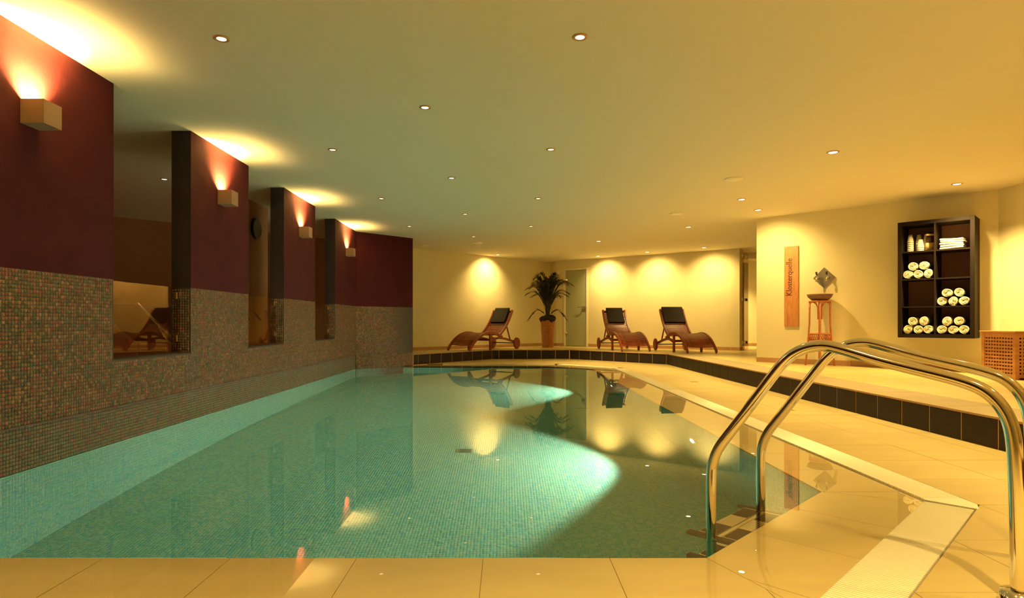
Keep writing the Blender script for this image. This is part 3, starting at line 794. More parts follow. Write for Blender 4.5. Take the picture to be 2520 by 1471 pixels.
# sun loungers --------------------------------------------------------------
def make_bed():
    root = empty('wooden_lounger', (0, 0, 0))
    seat = smooth_path([(0.02, 0.02), (0.10, 0.12), (0.26, 0.25), (0.45, 0.345), (0.65, 0.395), (0.82, 0.40), (1.0, 0.375), (1.15, 0.335), (1.28, 0.30)], 4)
    back = smooth_path([(1.18, 0.32), (1.32, 0.40), (1.48, 0.53), (1.63, 0.70), (1.74, 0.86), (1.78, 0.935)], 4)
    low = smooth_path([(0.80, 0.21), (0.95, 0.255), (1.15, 0.275), (1.4, 0.25), (1.65, 0.20), (1.86, 0.155)], 4)
    hw = 0.31
    for s in (-1, 1):
        MB().bar([(u, s * hw, z) for u, z in seat], 0.034, 0.052).build('side_rail', M['bedwood'], root)
        MB().bar([(u, s * (hw - 0.038), z) for u, z in back], 0.034, 0.055).build('back_rail', M['bedwood'], root)
        MB().bar([(u, s * (hw), z) for u, z in low], 0.032, 0.05).build('lower_rail', M['bedwood'], root)
        MB().box(0.77, 0.83, s * hw - 0.02, s * hw + 0.02, 0.0, 0.385).build('leg', M['bedwood'], root, bevel=0.004, segs=1)
        MB().bar([(1.56, s * (hw - 0.075), 0.60), (1.70, s * (hw - 0.04), 0.19)], 0.022, 0.03, up=(1, 0, 0)).build('strut', M['bedwood'], root)
        Mx = Matrix.Translation((1.85, s * (hw + 0.045), 0.137)) @ Matrix.Rotation(math.radians(90), 4, 'X')
        MB().lathe([(0.0, -0.016), (0.12, -0.018), (0.137, -0.012), (0.137, 0.012), (0.12, 0.018), (0.0, 0.016)], 32, Mx).build('wheel', M['wheel'], root)
    MB().tube([(1.85, -hw - 0.03, 0.137), (1.85, hw + 0.03, 0.137)], 0.012, 10).build('axle', M['black_plastic'], root)
    MB().bar([(0.80, -hw, 0.24), (0.80, hw, 0.24)], 0.03, 0.05).build('crossbar', M['bedwood'], root)
    def slatmesh(w_, hh, sag, name):
        P = [(0, y, -sag * (1 - (y / w_) ** 2)) for y in np.linspace(-w_, w_, 7)]
        return MB().bar(P, 0.021, hh)
    sl = slatmesh(hw - 0.015, 0.014, 0.022, 'slat').build('slat', M['bedwood'], root)
    def frames(path, step, inset_):
        out = []; acc = 0; nxt = inset_
        for (a, b_) in zip(path[:-1], path[1:]):
            sg = math.hypot(b_[0] - a[0], b_[1] - a[1])
            while acc + sg > nxt:
                t = (nxt - acc) / sg; out.append((a[0] + (b_[0] - a[0]) * t, a[1] + (b_[1] - a[1]) * t, math.atan2(b_[1] - a[1], b_[0] - a[0]))); nxt += step
            acc += sg
        return out
    fst = True
    for (u, z, an) in frames(seat, 0.037, 0.15)[:30]:
        if fst: o = sl; fst = False
        else: o = bpy.data.objects.new('slat', sl.data); COL.objects.link(o); o.parent = root
        o.location = (u - 0.01 * -math.sin(an), 0, z + 0.012 * math.cos(an)); o.rotation_euler = (0, -an, 0)
    bs = slatmesh(hw - 0.05, 0.012, 0.0, 'slat').build('slat', M['bedwood'], root); fst = True
    for (u, z, an) in frames(back, 0.036, 0.05)[:23]:
        if fst: o = bs; fst = False
        else: o = bpy.data.objects.new('slat', bs.data); COL.objects.link(o); o.parent = root
        o.location = (u, 0, z); o.rotation_euler = (0, -an, 0)
    MB().bar([(1.765, -hw + 0.05, 0.905), (1.765, hw - 0.05, 0.905)], 0.03, 0.045, up=(-0.4, 0, 1)).build('head_rail', M['bedwood'], root)
    # headrest cushion lying on the back slats, with a flap over the top
    bk = [p for p in back if p[1] > 0.58]
    mb = MB(); P = []
    for (u, z) in bk: P.append((u - 0.035, z + 0.022))
    pth = [(u, 0, z) for u, z in P] + [(P[-1][0] + 0.03, 0, P[-1][1] + 0.016)]
    mb.bar(pth, 0.40, 0.055)
    o = mb.build('headrest_cushion', M['black'], root, bevel=0.018, segs=3)
    bk2 = [p for p in back if p[1] > 0.62]
    MB().bar([(u + 0.04, 0, z - 0.02) for u, z in bk2], 0.34, 0.03).build('cushion_flap', M['black'], root, bevel=0.01)
    return root
bed = make_bed()
def place_bed(o, foot, axle, label, cw=1.0):
    f = Vector(foot); a = Vector(axle); dd = a - f
    o.location = (f.x, f.y, RZ); o.rotation_euler = (0, 0, math.atan2(dd.y, dd.x)); k = dd.length / 1.85
    o.scale = (k, 1, 1)
    prop(o, label, 'sun lounger', 'slatted wooden sun loungers on the raised floor')
b2 = copy_tree(bed); b3 = copy_tree(bed)
place_bed(bed, (-1.06, 13.52), (-0.03, 15.05), 'slatted red-brown wooden lounger left of the palm, foot end pointing left')
place_bed(b2, (2.83, 13.22), (2.62, 14.93), 'slatted red-brown wooden lounger just right of the frosted door')
place_bed(b3, (4.01, 12.42), (3.79, 14.06), 'slatted red-brown wooden lounger on the far right, with the wider cushion')
for c in b3.children:
    if c.name.startswith('headrest'): c.scale = (1, 1.22, 1)

# potted palm -----------------------------------------------------------------
palm = empty('potted_palm', (1.07, 15.6, RZ), 0, 'dark feathery palm in a tall tapered wicker basket beside the frosted door', 'plant')
MB().lathe([(0.0, 0.0), (0.135, 0.0), (0.145, 0.25), (0.165, 0.55), (0.175, 0.70), (0.16, 0.70), (0.155, 0.60), (0.0, 0.60)], 40).build('basket', M['wicker'], palm)
mb = MB()
for j in range(34):       # woven bands proud of the basket
    z = 0.012 + j * 0.0205; r0 = 0.136 + (0.04 * z / 0.70); P = []
    for k in range(40):
        a = 2 * math.pi * k / 40; rr = r0 + 0.006 * (1 if (k + j) % 2 else -0.3); P.append((rr * math.cos(a), rr * math.sin(a), z))
    mb.tube(P, 0.0075, 5, closed=True)
mb.build('weave', M['wicker'], palm, fix=False)['kind'] = 'stuff'
mb = MB(); P = []
prof_l = [(0.165, 0.66), (0.20, 0.69), (0.212, 0.72), (0.19, 0.765), (0.13, 0.80), (0.05, 0.80), (0, 0.79)]
mb.lathe(prof_l, 30)
lin = mb.build('liner', M['black'], palm)
for v in lin.data.vertices:
    a = math.atan2(v.co.y, v.co.x); v.co.z += 0.02 * math.sin(3 * a + 1) + 0.012 * math.sin(7 * a); v.co.x *= 1 + 0.05 * math.sin(5 * a); v.co.y *= 1 + 0.05 * math.sin(5 * a)
def frond(Lf, reach, rise, droop, seed, leaf=0.17, dens=30):
    rnd = random.Random(seed); P = []
    for k in range(15):
        t = k / 14; r = reach * (t ** 1.8); z = rise * math.sin(min(1, t * 1.0) * math.pi / 2) - droop * max(0, t - 0.62) ** 1.6 * 4
        P.append((0.02 + r, 0, z))
    mb = MB(); mb.tube(P, [0.006 * (1 - 0.75 * i / 14) for i in range(15)], 5)
    st = smooth_path(P, 4); n0 = int(len(st) * 0.30)
    for i in range(n0, len(st) - 1):
        t = (i - n0) / (len(st) - n0); p = Vector(st[i]); tg = (Vector(st[i + 1]) - p).normalized()
        for s in (-1, 1):
            ln = leaf * (0.35 + 1.1 * math.sin(math.pi * min(1, 0.12 + t * 0.82))) * rnd.uniform(0.8, 1.15)
            side = Vector((0, s, 0)); dr = (tg * rnd.uniform(0.75, 1.0) + side * rnd.uniform(0.45, 0.8) + Vector((0, 0, rnd.uniform(-0.15, 0.25)))).normalized()
            w_ = 0.009; nrm = dr.cross(Vector((0, 0, 1))).normalized()
            mid = p + dr * ln * 0.5; tip = p + dr * ln + Vector((0, 0, -ln * 0.16))
            mb.add([p, mid + nrm * w_, tip, mid - nrm * w_], [(0, 1, 2, 3)])
    return mb
specs = [(0.56, 1.04, 0.16), (0.48, 1.14, 0.13), (0.36, 1.18, 0.10), (0.52, 0.80, 0.16), (0.24, 1.16, 0.05)]
pr_ = [frond(1, a, b_, c, i).build('frond', M['frond'], palm, fix=False) for i, (a, b_, c) in enumerate(specs)]
cnt = 0
for i in range(40):
    base_o = pr_[i % 5]
    o = base_o if i < 5 else bpy.data.objects.new('frond', base_o.data)
    if i >= 5: COL.objects.link(o); o.parent = palm
    o.location = (random.uniform(-0.03, 0.03), random.uniform(-0.03, 0.03), 0.74)
    o.rotation_euler = (0, random.uniform(-0.05, 0.08), i * 2.399 + random.uniform(-0.2, 0.2))
    sc = random.uniform(0.84, 1.0); o.scale = (sc, sc, sc)
for sgn in (math.pi, 0.15):      # the two low stray fronds
    q = frond(1, 0.48, 0.28, 0.34, 50 + int(sgn), leaf=0.13).build('frond', M['frond'], palm, fix=False); q.location = (0, 0, 0.72); q.rotation_euler = (0, 0, sgn)
mb = MB()
for k in range(14):
    a = k * 2.4; mb.tube([(0.035 * math.cos(a), 0.035 * math.sin(a), 0.72), (0.055 * math.cos(a), 0.055 * math.sin(a), 1.05), (0.10 * math.cos(a), 0.10 * math.sin(a), 1.3)], [0.011, 0.009, 0.005], 6)
mb.build('stems', M['stem'], palm)

# frosted door ------------------------------------------------------------------
angB = math.atan2(dv.y, dv.x)
door = empty('door_1', (*pt(dA), RZ), angB, kind='structure')
wd = dB - dA; hh = DH - RZ
mb = MB().box(0.0, 0.05, -0.02, 0.12, 0, hh).box(wd - 0.05, wd, -0.02, 0.12, 0, hh).box(0.05, wd - 0.05, -0.02, 0.12, hh - 0.05, hh)
mb.build('door_frame', M['frame_white'], door, bevel=0.003, segs=1)
MB().box(0.062, wd - 0.052, 0.005, 0.015, 0.008, hh - 0.058).build('pane', M['frosted'], door)
for z in (0.36, hh - 0.30):
    MB().box(0.02, 0.13, -0.028, 0.02, z - 0.02, z + 0.02).build('hinge', M['chrome'], door, bevel=0.003, segs=1)
lk = MB().box(wd - 0.155, wd - 0.045, -0.03, 0.02, 1.0, 1.075).build('lock_case', M['brushed'], door, bevel=0.004, segs=1)
MB().tube([(wd - 0.13, -0.03, 1.04), (wd - 0.13, -0.07, 1.04), (wd - 0.15, -0.075, 1.04), (wd - 0.27, -0.075, 1.04)], 0.010, 12).build('handle', M['chrome'], lk)
s_sw = onB(1376)
sw = empty('wall_switch', (*pt(s_sw), 2.21), angB, 'small square cream wall sensor left of the frosted door', 'switch')
MB().box(-0.045, 0.045, -0.03, 0.0, -0.055, 0.055).build('cover', M['frame_white'], sw, bevel=0.005)
MB().box(-0.025, 0.025, -0.034, -0.028, -0.03, 0.03).build('rocker', M['white_plastic'], sw, bevel=0.003, segs=1)
# clear glass door standing open at the passage
d2 = empty('door_2', (W2[0] + 0.035, W2[1] - 0.02, RZ), math.atan2(J2[1] - W2[1], J2[0] - W2[0]), kind='structure')
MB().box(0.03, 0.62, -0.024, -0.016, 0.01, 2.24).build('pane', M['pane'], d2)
for z in (0.18, 1.16, 2.14):
    h_ = MB().box(0.0, 0.07, -0.035, -0.005, z - 0.035, z + 0.035).build('hinge', M['brushed'], d2, bevel=0.003, segs=1)
    MB().box(0.30, 0.47, -0.035, -0.005, z - 0.035, z + 0.035).build('hinge_clamp', M['chrome'], d2, bevel=0.003, segs=1)

# things on the right wall: x' along (1,-1), y' out of the wall towards the room is (-1,-1)
WANG = math.radians(-45)       # local +x = (1,-1)/sqrt2, local -y = (-1,-1)/sqrt2
def onR(px, off=0.0):
    k = (px - 1245) / F; Ssum = RA[0] + RA[1] - off * math.sqrt(2)
    Y = Ssum / (1 + k); return Vector((Ssum - Y, Y, 0))
# sign
c = (onR(1931, 0.0) + onR(1966, 0.0)) / 2
sign = empty('wooden_sign', (c.x, c.y, 1.414), WANG, 'tall narrow wooden sign board with dark vertical lettering', 'sign')
MB().box(-0.106, 0.106, -0.024, -0.004, -0.622, 0.622).build('board', M['oak'], sign, bevel=0.002, segs=1)
MB().box(-0.08, 0.08, -0.004, 0.0, -0.5, 0.5).build('batten', M['black_plastic'], sign)
cu = bpy.data.curves.new('lettering', 'FONT'); cu.body = 'Klosterquelle'; cu.size = 0.115; cu.extrude = 0.0008; cu.align_x = 'LEFT'; cu.space_character = 1.0
tob = bpy.data.objects.new('lettering_src', cu); COL.objects.link(tob)
bpy.context.view_layer.update()
me = bpy.data.meshes.new_from_object(tob.evaluated_get(bpy.context.evaluated_depsgraph_get()))
bpy.data.objects.remove(tob)
xs = [v.co.x for v in me.vertices]; wx = max(xs) - min(xs)
tgt = 0.572; sx = tgt / wx
for v in me.vertices:
    x, y = (v.co.x - min(xs)) * sx, v.co.y * 1.0
    if y > 0.062: y = 0.062 + (y - 0.062) * 1.9          # tall ascenders of the lettering
    y *= 0.98
    v.co = Vector((-y + 0.0, -0.0255 - v.co.z, x))
me.materials.clear(); me.materials.append(M['text'])
lt = bpy.data.objects.new('lettering', me); COL.objects.link(lt); lt.parent = sign
lt.location = (0.012, 0, -0.14); lt['label'] = 'dark lettering reading Klosterquelle from bottom to top'
# water taps
c = onR(2029)
tap = empty('tap_plate', (c.x, c.y, 1.523), WANG, 'diamond-shaped steel plate with two drinking-water taps on the wall', 'tap')
MB().box(-0.157 * S2, 0.157 * S2, -0.016, 0.0, -0.157 * S2, 0.157 * S2, Matrix.Rotation(math.radians(45), 4, 'Y')).build('plate', M['brushed'], tap, bevel=0.002, segs=1)
for x in (-0.095, 0.045):
    body = MB().tube([(x + 0.02, -0.01, 0.0), (x + 0.02, -0.075, 0.0), (x + 0.015, -0.095, -0.01), (x + 0.005, -0.10, -0.06)], [0.022, 0.014, 0.013, 0.010], 14).build('tap', M['chrome'], tap)
    MB().tube([(x + 0.018, -0.075, 0.012), (x + 0.012, -0.082, 0.04)], 0.006, 8).build('stem', M['chrome'], body)
    MB().tube([(x + 0.012, -0.082, 0.04), (x + 0.008, -0.088, 0.088)], [0.010, 0.016], 12).build('lever', M['black_plastic'], body)
# plant stand with bowl
st_y = 8.98
stand = empty('rattan_stand', ((2017.5 - 1245) / F * st_y, st_y, RZ), math.radians(20), 'tall reddish rattan stand carrying a bowl under the taps', 'stand')
H_ = 0.955
mb = MB().lathe([(0, H_ - 0.022), (0.145, H_ - 0.022), (0.152, H_ - 0.011), (0.145, H_), (0, H_)], 32); mb.build('top', M['rattan'], stand)
for k in range(4):
    a = math.radians(45 + 90 * k); ca, sa = math.cos(a), math.sin(a)
    MB().tube([(0.19 * ca, 0.19 * sa, 0), (0.16 * ca, 0.16 * sa, 0.30), (0.138 * ca, 0.138 * sa, 0.6), (0.135 * ca, 0.135 * sa, H_ - 0.015)], 0.013, 10).build('leg', M['rattan'], stand)
    for s in (-1, 1):
        a2 = a + s * 0.16
        MB().tube([(0.135 * math.cos(a2), 0.135 * math.sin(a2), 0.68), (0.135 * math.cos(a2), 0.135 * math.sin(a2), H_ - 0.10),
                   (0.135 * math.cos(a + s * 0.35), 0.135 * math.sin(a + s * 0.35), H_ - 0.045), (0.13 * math.cos(a + s * 0.7), 0.13 * math.sin(a + s * 0.7), H_ - 0.02)], 0.007, 8).build('brace', M['rattan'], stand)
MB().lathe([(0, 0.36), (0.135, 0.36), (0.135, 0.372), (0, 0.372)], 28).build('lower_shelf', M['rattan'], stand)
for z in (0.362, 0.468): MB().tube([(0.137 * math.cos(q * math.pi / 14), 0.137 * math.sin(q * math.pi / 14), z) for q in range(28)], 0.010, 8, closed=True).build('hoop', M['rattan'], stand)
mb = MB()
for k in range(28):
    for s in (-1, 1):
        a0 = 2 * math.pi * k / 28; mb.tube([(0.137 * math.cos(a0 + s * 0.3 * t), 0.137 * math.sin(a0 + s * 0.3 * t), 0.365 + 0.1 * t) for t in (0, 0.5, 1)], 0.004, 5)
mb.build('lattice_band', M['rattan'], stand, fix=False)['kind'] = 'stuff'
bw = MB().lathe([(0, 0.0), (0.095, 0.0), (0.115, 0.010), (0.158, 0.05), (0.176, 0.092), (0.170, 0.094), (0.150, 0.055), (0.10, 0.018), (0, 0.014)], 40).build('bowl', M['bowl'], loc=(stand.location.x, stand.location.y, RZ + H_ + 0.001))
prop(bw, 'shallow brown bowl with sloping sides on top of the rattan stand', 'bowl')

# towel shelf -------------------------------------------------------------------------
fl_ = Vector((5.223, 8.127, 0)); frt = Vector((5.805, 7.545, 0)); SW = (frt - fl_).length; SH = 1.527; SD = 0.385
shf = empty('towel_shelf', (fl_.x, fl_.y, 0.655), WANG, 'black-brown two by four cube shelf hung on the wall with towels', 'shelf')
TO = 0.048; TI = 0.018
inW = SW - 2 * TO; cw = (inW - TI) / 2; chh = (SH - 2 * TO - 3 * TI) / 4
MB().box(0, TO, 0, SD, 0, SH).build('side_panel', M['shelf'], shf, bevel=0.002, segs=1)
MB().box(SW - TO, SW, 0, SD, 0, SH).build('side_panel', M['shelf'], shf, bevel=0.002, segs=1)
MB().box(TO, SW - TO, 0, SD, 0, TO).build('bottom_panel', M['shelf'], shf)
MB().box(TO, SW - TO, 0, SD, SH - TO, SH).build('top_panel', M['shelf'], shf)
MB().box(TO + cw, TO + cw + TI, 0.001, SD, TO, SH - TO).build('divider', M['shelf'], shf)
cellz = [TO + k * (chh + TI) for k in range(4)]
cellx = [TO, TO + cw + TI]
for k in range(1, 4):
    for x in cellx: MB().box(x, x + cw, 0.002, SD, cellz[k] - TI, cellz[k]).build('shelf_board', M['shelf'], shf)
MB().box(TO, SW - TO, SD - 0.012, SD - 0.003, TO, SH - TO).build('back_panel', simple('shelf_back', (0.20, 0.085, 0.05), 0.5), shf)
def shelf_pt(x, y, z):
    v = Matrix.Rotation(WANG, 3, 'Z') @ Vector((x, y, z)); return v + shf.location
# rolled towels: a spiral of thick cloth
def roll_mesh(seed, ax=1.0, az=1.0, lenr=0.30):
    rnd = random.Random(seed); turns = 3.1; n = 84; th = 0.0142; mb = MB(); cen = []
    for k in range(n + 1):
        t = k / n; a = -2 * math.pi * turns * (1 - t) - 1.2 + rnd.uniform(-0.2, 0.2) * 0
        r = 0.008 + 0.0465 * t
        wob = 1 + (0.16 * math.sin(2 * a + seed) + 0.10 * math.sin(3 * a + 2 * seed)) * (1 - t) + 0.035 * math.sin(2 * a + 1.3 * seed)
        cen.append((r * math.cos(a) * ax * wob, r * math.sin(a) * az * wob))
    vs = []; 
    for k, (x, z) in enumerate(cen):
        p = cen[max(k - 1, 0)]; q = cen[min(k + 1, n)]; dx, dz = q[0] - p[0], q[1] - p[1]; l = math.hypot(dx, dz) or 1
        nx, nz_ = -dz / l, dx / l; h_ = th / 2 * (1 if k < n - 4 else (n - k + 1) / 5)
        jj = 0.004 * math.sin(k * 0.5 + seed)
        for (s, y) in ((-1, jj + 0.004), (-0.5, jj - 0.003), (0.5, jj - 0.003), (1, jj + 0.004), (1, lenr), (-1, lenr)):
            vs.append((x + nx * h_ * s, y, z + nz_ * h_ * s))
    fs = []
    for k in range(n):
        a, b_ = 6 * k, 6 * (k + 1)
        fs += [(a + i, a + (i + 1) % 6, b_ + (i + 1) % 6, b_ + i) for i in range(6)]
    mb.add(vs, fs, True); mb.f += [tuple(range(len(mb.v) - len(vs), len(mb.v) - len(vs) + 6)), tuple(len(mb.v) - 6 + i for i in range(6))]; mb.sm += [False, False]
    # core so the middle is not hollow
    mb.tube([(0, 0.02, 0), (0, lenr, 0)], 0.041, 12)
    return mb
rolls = [roll_mesh(1, 1.0, 0.95), roll_mesh(2, 0.94, 1.0), roll_mesh(5, 0.92, 1.04), roll_mesh(9, 1.0, 0.94)]
rproto = []
place_rows = [('top left compartment', 'second row left', 0, 2, 0), ('', 'third row right', 1, 1, 1), ('', 'bottom row left', 0, 0, 2), ('', 'bottom row right', 1, 0, 3)]
posn = ['lower left', 'lower middle', 'lower right', 'upper left', 'upper right']
for (_, cell, cx_, rz_, sd) in place_rows:
    x0 = cellx[cx_]; z0 = cellz[rz_] + 0.0; R_ = 0.059
    pts = [(x0 + 0.064, 0.062), (x0 + 0.182, 0.060), (x0 + cw - 0.062, 0.063), (x0 + 0.118, 0.168), (x0 + 0.243, 0.172)]
    for k, (x, z) in enumerate(pts):
        vi = (k + sd) % 4
        if len(rproto) <= vi or True:
            pass
        if vi not in [p[0] for p in rproto]:
            o = rolls[vi].build('rolled_towel', M['towel'], fix=True); rproto.append((vi, o))
        else:
            src = [p[1] for p in rproto if p[0] == vi][0]; o = bpy.data.objects.new('rolled_towel', src.data); COL.objects.link(o)
        o.location = shelf_pt(x, 0.02 + random.uniform(0, 0.012), z0 + z)
        o.rotation_euler = Matrix.Rotation(WANG, 3, 'Z').to_euler()
        o.rotation_euler.y = random.uniform(-0.35, 0.35) if k > 2 else random.uniform(-0.12, 0.12)
        prop(o, 'rolled white towel, %s of the pile in the %s cube' % (posn[k], cell), 'towel', 'rolled towels in the black shelf')
# folded towels in the top right cube
ft = None
for k in range(5):
    th = 0.024
    mb = MB(); nseg = 12
    P = [(x, 0.13, 0.004 * math.sin(x * 16 + k) ) for x in np.linspace(-0.125, 0.125, nseg)]
    mb.bar(P, 0.20, th * 0.94)
    o = mb.build('folded_towel', M['towel'], bevel=0.0085, segs=3)
    o.location = shelf_pt(cellx[1] + 0.155 + 0.006 * (k % 2), 0.02, cellz[3] + 0.018 + k * 0.0272); o.rotation_euler = (0, 0, WANG + 0.02 * (k % 3 - 1))
    o['label'] = 'folded white towel, %s in the stack of the top right cube' % ['lowest', 'second from the bottom', 'middle one', 'second from the top', 'topmost'][k]
    o['category'] = 'towel'; o['group'] = 'folded white towels in the top right cube'
# cup stacks in the top left cube
cupm = None
for si, (x, y, n, top, lab) in enumerate(((0.055, 0.16, 6, 0.235, 'tall upturned stack at far left of the shelf'), (0.135, 0.24, 6, 0.23, 'tall stack set back behind the short stack'), (0.175, 0.13, 3, 0.17, 'short upturned stack in front, left of the jar'), (0.225, 0.22, 6, 0.22, 'tall stack half hidden beside the dark jar'))):
    for k in range(n):
        if cupm is None:
            o = MB().lathe([(0.041, 0.0), (0.039, 0.004), (0.022, 0.105), (0.0, 0.106)], 24).build('plastic_cup', M['cup']); cupm = o.data
        else: o = bpy.data.objects.new('plastic_cup', cupm); COL.objects.link(o)
        o.location = shelf_pt(cellx[0] + x + 0.01, y, cellz[3] + 0.001 + k * 0.026)
        prop(o, 'white cup in the %s' % lab, 'cup', 'cups in the %s' % lab)
jar = empty('glass_jar', shelf_pt(cellx[0] + 0.288, 0.15, cellz[3] + 0.001), WANG, 'dark lidded glass jar with a paper label beside the cups', 'jar')
MB().lathe([(0, 0), (0.046, 0.0), (0.05, 0.01), (0.05, 0.165), (0.04, 0.18), (0.04, 0.19)], 28).build('body', simple('dark_jar', (0.05, 0.02, 0.015), 0.15), jar)
MB().lathe([(0.0505, 0.012), (0.0515, 0.012), (0.0515, 0.105), (0.0505, 0.105)], 28).build('paper_label', M['paper'], jar)
MB().lathe([(0, 0.190), (0.05, 0.190), (0.052, 0.195), (0.052, 0.222), (0.046, 0.226), (0.018, 0.228), (0.018, 0.245), (0, 0.25)], 28).build('lid', M['black_plastic'], jar)
MB().lathe([(0.0525, 0.196), (0.0535, 0.196), (0.0535, 0.220), (0.0525, 0.220)], 28).build('lid_band', M['paper'], jar)

# laundry hamper --------------------------------------------------------------------------
hp = empty('laundry_hamper', (5.6, 6.7, RZ), 0, 'slatted wooden laundry hamper with square holes at the right edge', 'hamper')
HX, HY, HH = 0.50, 0.48, 0.52
for x in (0, HX):
    for y in (0, HY):
        MB().box(x - (0.0 if x == 0 else 0.045), x + (0.045 if x == 0 else 0), y - (0 if y == 0 else 0.045), y + (0.045 if y == 0 else 0), 0, HH).build('post', M['acacia'], hp, bevel=0.003, segs=1)
MB().box(-0.015, HX + 0.015, -0.015, HY + 0.015, HH, HH + 0.018).build('lid', M['acacia'], hp, bevel=0.003, segs=1)
def panel(axis, pos, ln, outw):
    mb = MB(); a0, a1, z0, z1 = 0.045, ln - 0.045, 0.05, HH - 0.045; nh, nv = 11, 10
    def bx(u0, u1, za, zb, t0, t1):
        if axis == 'x': mb.box(pos + outw * t0, pos + outw * t1, u0, u1, za, zb) if outw > 0 else mb.box(pos + outw * t1, pos + outw * t0, u0, u1, za, zb)
        else: mb.box(u0, u1, pos + outw * t0, pos + outw * t1, za, zb) if outw > 0 else mb.box(u0, u1, pos + outw * t1, pos + outw * t0, za, zb)
    ph = (z1 - z0) / nh; pv = (a1 - a0) / nv
    for i in range(nh + 1): bx(a0, a1, z0 + i * ph - ph * 0.28, z0 + i * ph + ph * 0.28, 0.006, 0.012)
    for i in range(nv + 1): bx(max(a0, a0 + i * pv - pv * 0.27), min(a1, a0 + i * pv + pv * 0.27), z0, z1, 0.012, 0.018)
    bx(a0, a1, HH - 0.045, HH, 0.004, 0.022); bx(a0, a1, 0.02, 0.05, 0.004, 0.022)
    o = mb.build('lattice_panel', M['acacia'], hp, fix=False)
    o['kind'] = 'stuff'
panel('x', 0.0, HY, 1); panel('x', HX, HY, -1); panel('y', 0.0, HX, 1); panel('y', HY, HX, -1)
MB().box(0.03, HX - 0.03, 0.03, HY - 0.03, 0.03, HH - 0.02).build('bag', simple('hamper_bag', (0.10, 0.04, 0.03), 0.9), hp)

# ceiling vents
vt = None
for px, py, lb in ((1805, 440, 'flat round white ceiling vent in front of the second pair of bright downlights'), (1665, 525, 'round slotted ceiling vent left of the bright downlight over the raised floor'),
                   (1175, 597, 'round ceiling vent close to the farthest middle pool downlight'), (1043, 603, 'round ceiling vent beside the edge of the mosaic end wall')):
    Y = F * (CZ - HC) / (794 - py); X = (px - 1245) / F * Y
    if vt is None:
        vt = empty('ceiling_vent', (X, Y, CZ))
        MB().lathe([(0.085, 0.0), (0.105, 0.0), (0.105, -0.006), (0.085, -0.014)], 32).build('rim', M['frame_white'], vt)
        MB().lathe([(0, -0.016), (0.07, -0.016), (0.08, -0.010), (0.07, -0.006), (0, -0.006)], 32).build('disc', M['frame_white'], vt)
        MB().tube([(0, 0, 0), (0, 0, -0.01)], 0.01, 8).build('spindle', M['black_plastic'], vt); o = vt
    else: o = copy_tree(vt); o.location = (X, Y, CZ)
    prop(o, lb, 'vent', 'round ceiling vents')

# clock on the lounge pier
ck = empty('wall_clock', (-3.499, 8.50, 2.16), 0, 'round dark wall clock seen through the second window opening', 'clock')
Mx = Matrix.Rotation(math.radians(90), 4, 'Y')
MB().lathe([(0.125, 0.0), (0.145, 0.0), (0.145, 0.035), (0.135, 0.04), (0.125, 0.03)], 40, Mx).build('rim', M['black_plastic'], ck)
MB().lathe([(0, 0.0), (0.127, 0.0), (0.127, 0.012), (0, 0.012)], 40, Mx).build('face', M['clockface'], ck)
MB().bar([(0.016, 0, 0), (0.016, 0.05, 0.045)], 0.004, 0.008).build('hour_hand', M['black_plastic'], ck)
MB().bar([(0.018, 0, 0), (0.018, 0.06, -0.075)], 0.004, 0.006).build('minute_hand', M['black_plastic'], ck)

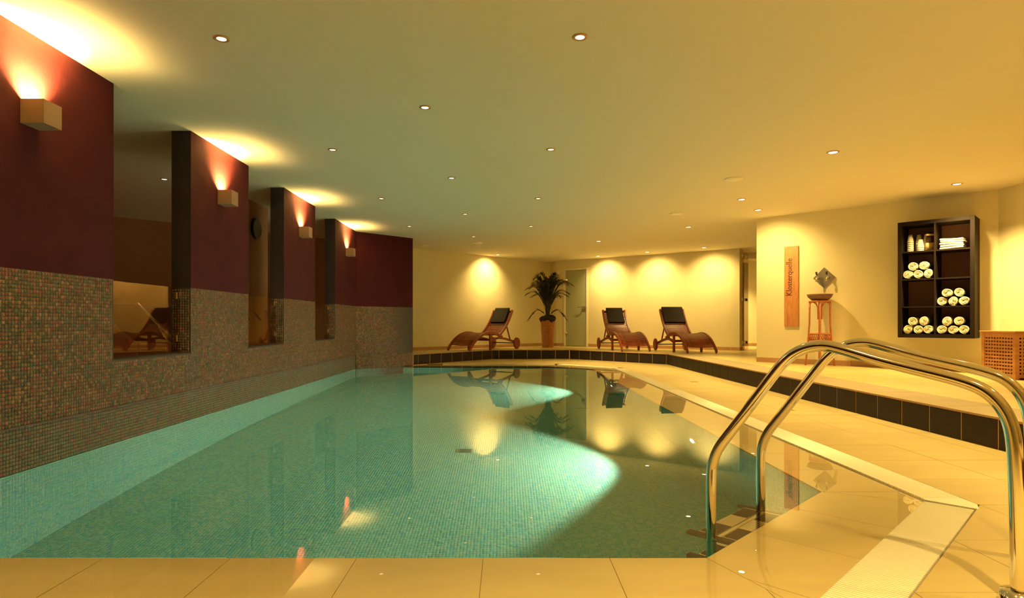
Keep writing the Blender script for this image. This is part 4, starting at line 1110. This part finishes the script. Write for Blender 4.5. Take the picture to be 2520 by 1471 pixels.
# canvas loungers in the side room
def canvas_bed():
    root = empty('canvas_lounger', (0, 0, 0))
    for s in (-1, 1):
        MB().tube([(0, s * 0.32, 0.38), (1.25, s * 0.32, 0.38)], 0.02, 10).build('side_tube', M['brushed'], root)
        MB().tube([(1.25, s * 0.32, 0.38), (1.85, s * 0.32, 0.86)], 0.02, 10).build('back_tube', M['brushed'], root)
        for u in (0.15, 1.2): MB().tube([(u, s * 0.32, 0.38), (u - 0.04, s * 0.32, 0.0)], 0.018, 10).build('leg', M['brushed'], root)
        MB().tube([(1.55, s * 0.32, 0.60), (1.35, s * 0.32, 0.36)], 0.012, 8).build('stay', M['brushed'], root)
    MB().bar([(0.02, 0, 0.385), (0.7, 0, 0.375), (1.25, 0, 0.385)], 0.60, 0.015).build('seat', M['canvas'], root)
    MB().bar([(1.25, 0, 0.385), (1.55, 0, 0.61), (1.85, 0, 0.86)], 0.60, 0.015).build('backrest', M['canvas'], root)
    return root
cb = canvas_bed(); cb2 = copy_tree(cb)
cb.location = (-4.22, 9.1, RZ); cb.rotation_euler = (0, 0, math.atan2(-1.8, -0.47))
prop(cb, 'grey canvas lounger with raised back behind the first window, left one', 'sun lounger', 'canvas loungers in the side room')
cb2.location = (-4.75, 10.55, RZ); cb2.rotation_euler = (0, 0, math.atan2(-1.8, -0.3))
prop(cb2, 'grey canvas lounger with raised back behind the first window, right one', 'sun lounger', 'canvas loungers in the side room')

# small deck drains and pool inlets
dr = None
for x, y, lb in ((2.70, 8.73, 'small dark slot drain in the deck far from the ladder'), (2.73, 5.9, 'small dark slot drain in the deck near the ladder')):
    root = empty('deck_drain', (x, y, 0.0056), 0, lb, 'drain', 'slot drains in the lower deck')
    MB().box(-0.055, 0.055, -0.03, 0.03, -0.002, 0.001).build('rim', M['deck_grout'], root)
    MB().box(-0.045, 0.045, -0.006, 0.006, 0.001, 0.0016).build('slot', M['dark_slot'], root)
def refr(px, py, depth):
    d_ = Vector(((px - 1245) / F, 1, -(py - 794) / F)); t = HC / -d_.z; h = Vector((d_.x, d_.y)); hit = h * t
    ti = h.length / -d_.z; s_ = math.sin(math.atan(ti)) / 1.33; tr_ = math.tan(math.asin(s_))
    hit += h.normalized() * tr_ * depth; return hit
for px, py, w_, l_, lb in ((1146, 1108, 0.13, 0.13, 'square drain cover in the middle of the pool floor'), (1433, 1003, 0.16, 0.05, 'flat inlet in the pool floor right of the middle')):
    p = refr(px, py, -PD)
    root = empty('pool_drain', (p.x, p.y, PD + 0.004), 0, lb, 'drain', 'fittings in the pool floor')
    MB().box(-w_ / 2, w_ / 2, -l_ / 2, l_ / 2, 0, 0.008).build('rim', M['grout_pool'], root)
    MB().box(-w_ / 2 + 0.012, w_ / 2 - 0.012, -l_ / 2 + 0.012, l_ / 2 - 0.012, 0.008, 0.010).build('grille', simple('drain_grille', (0.03, 0.08, 0.07), 0.6), root)
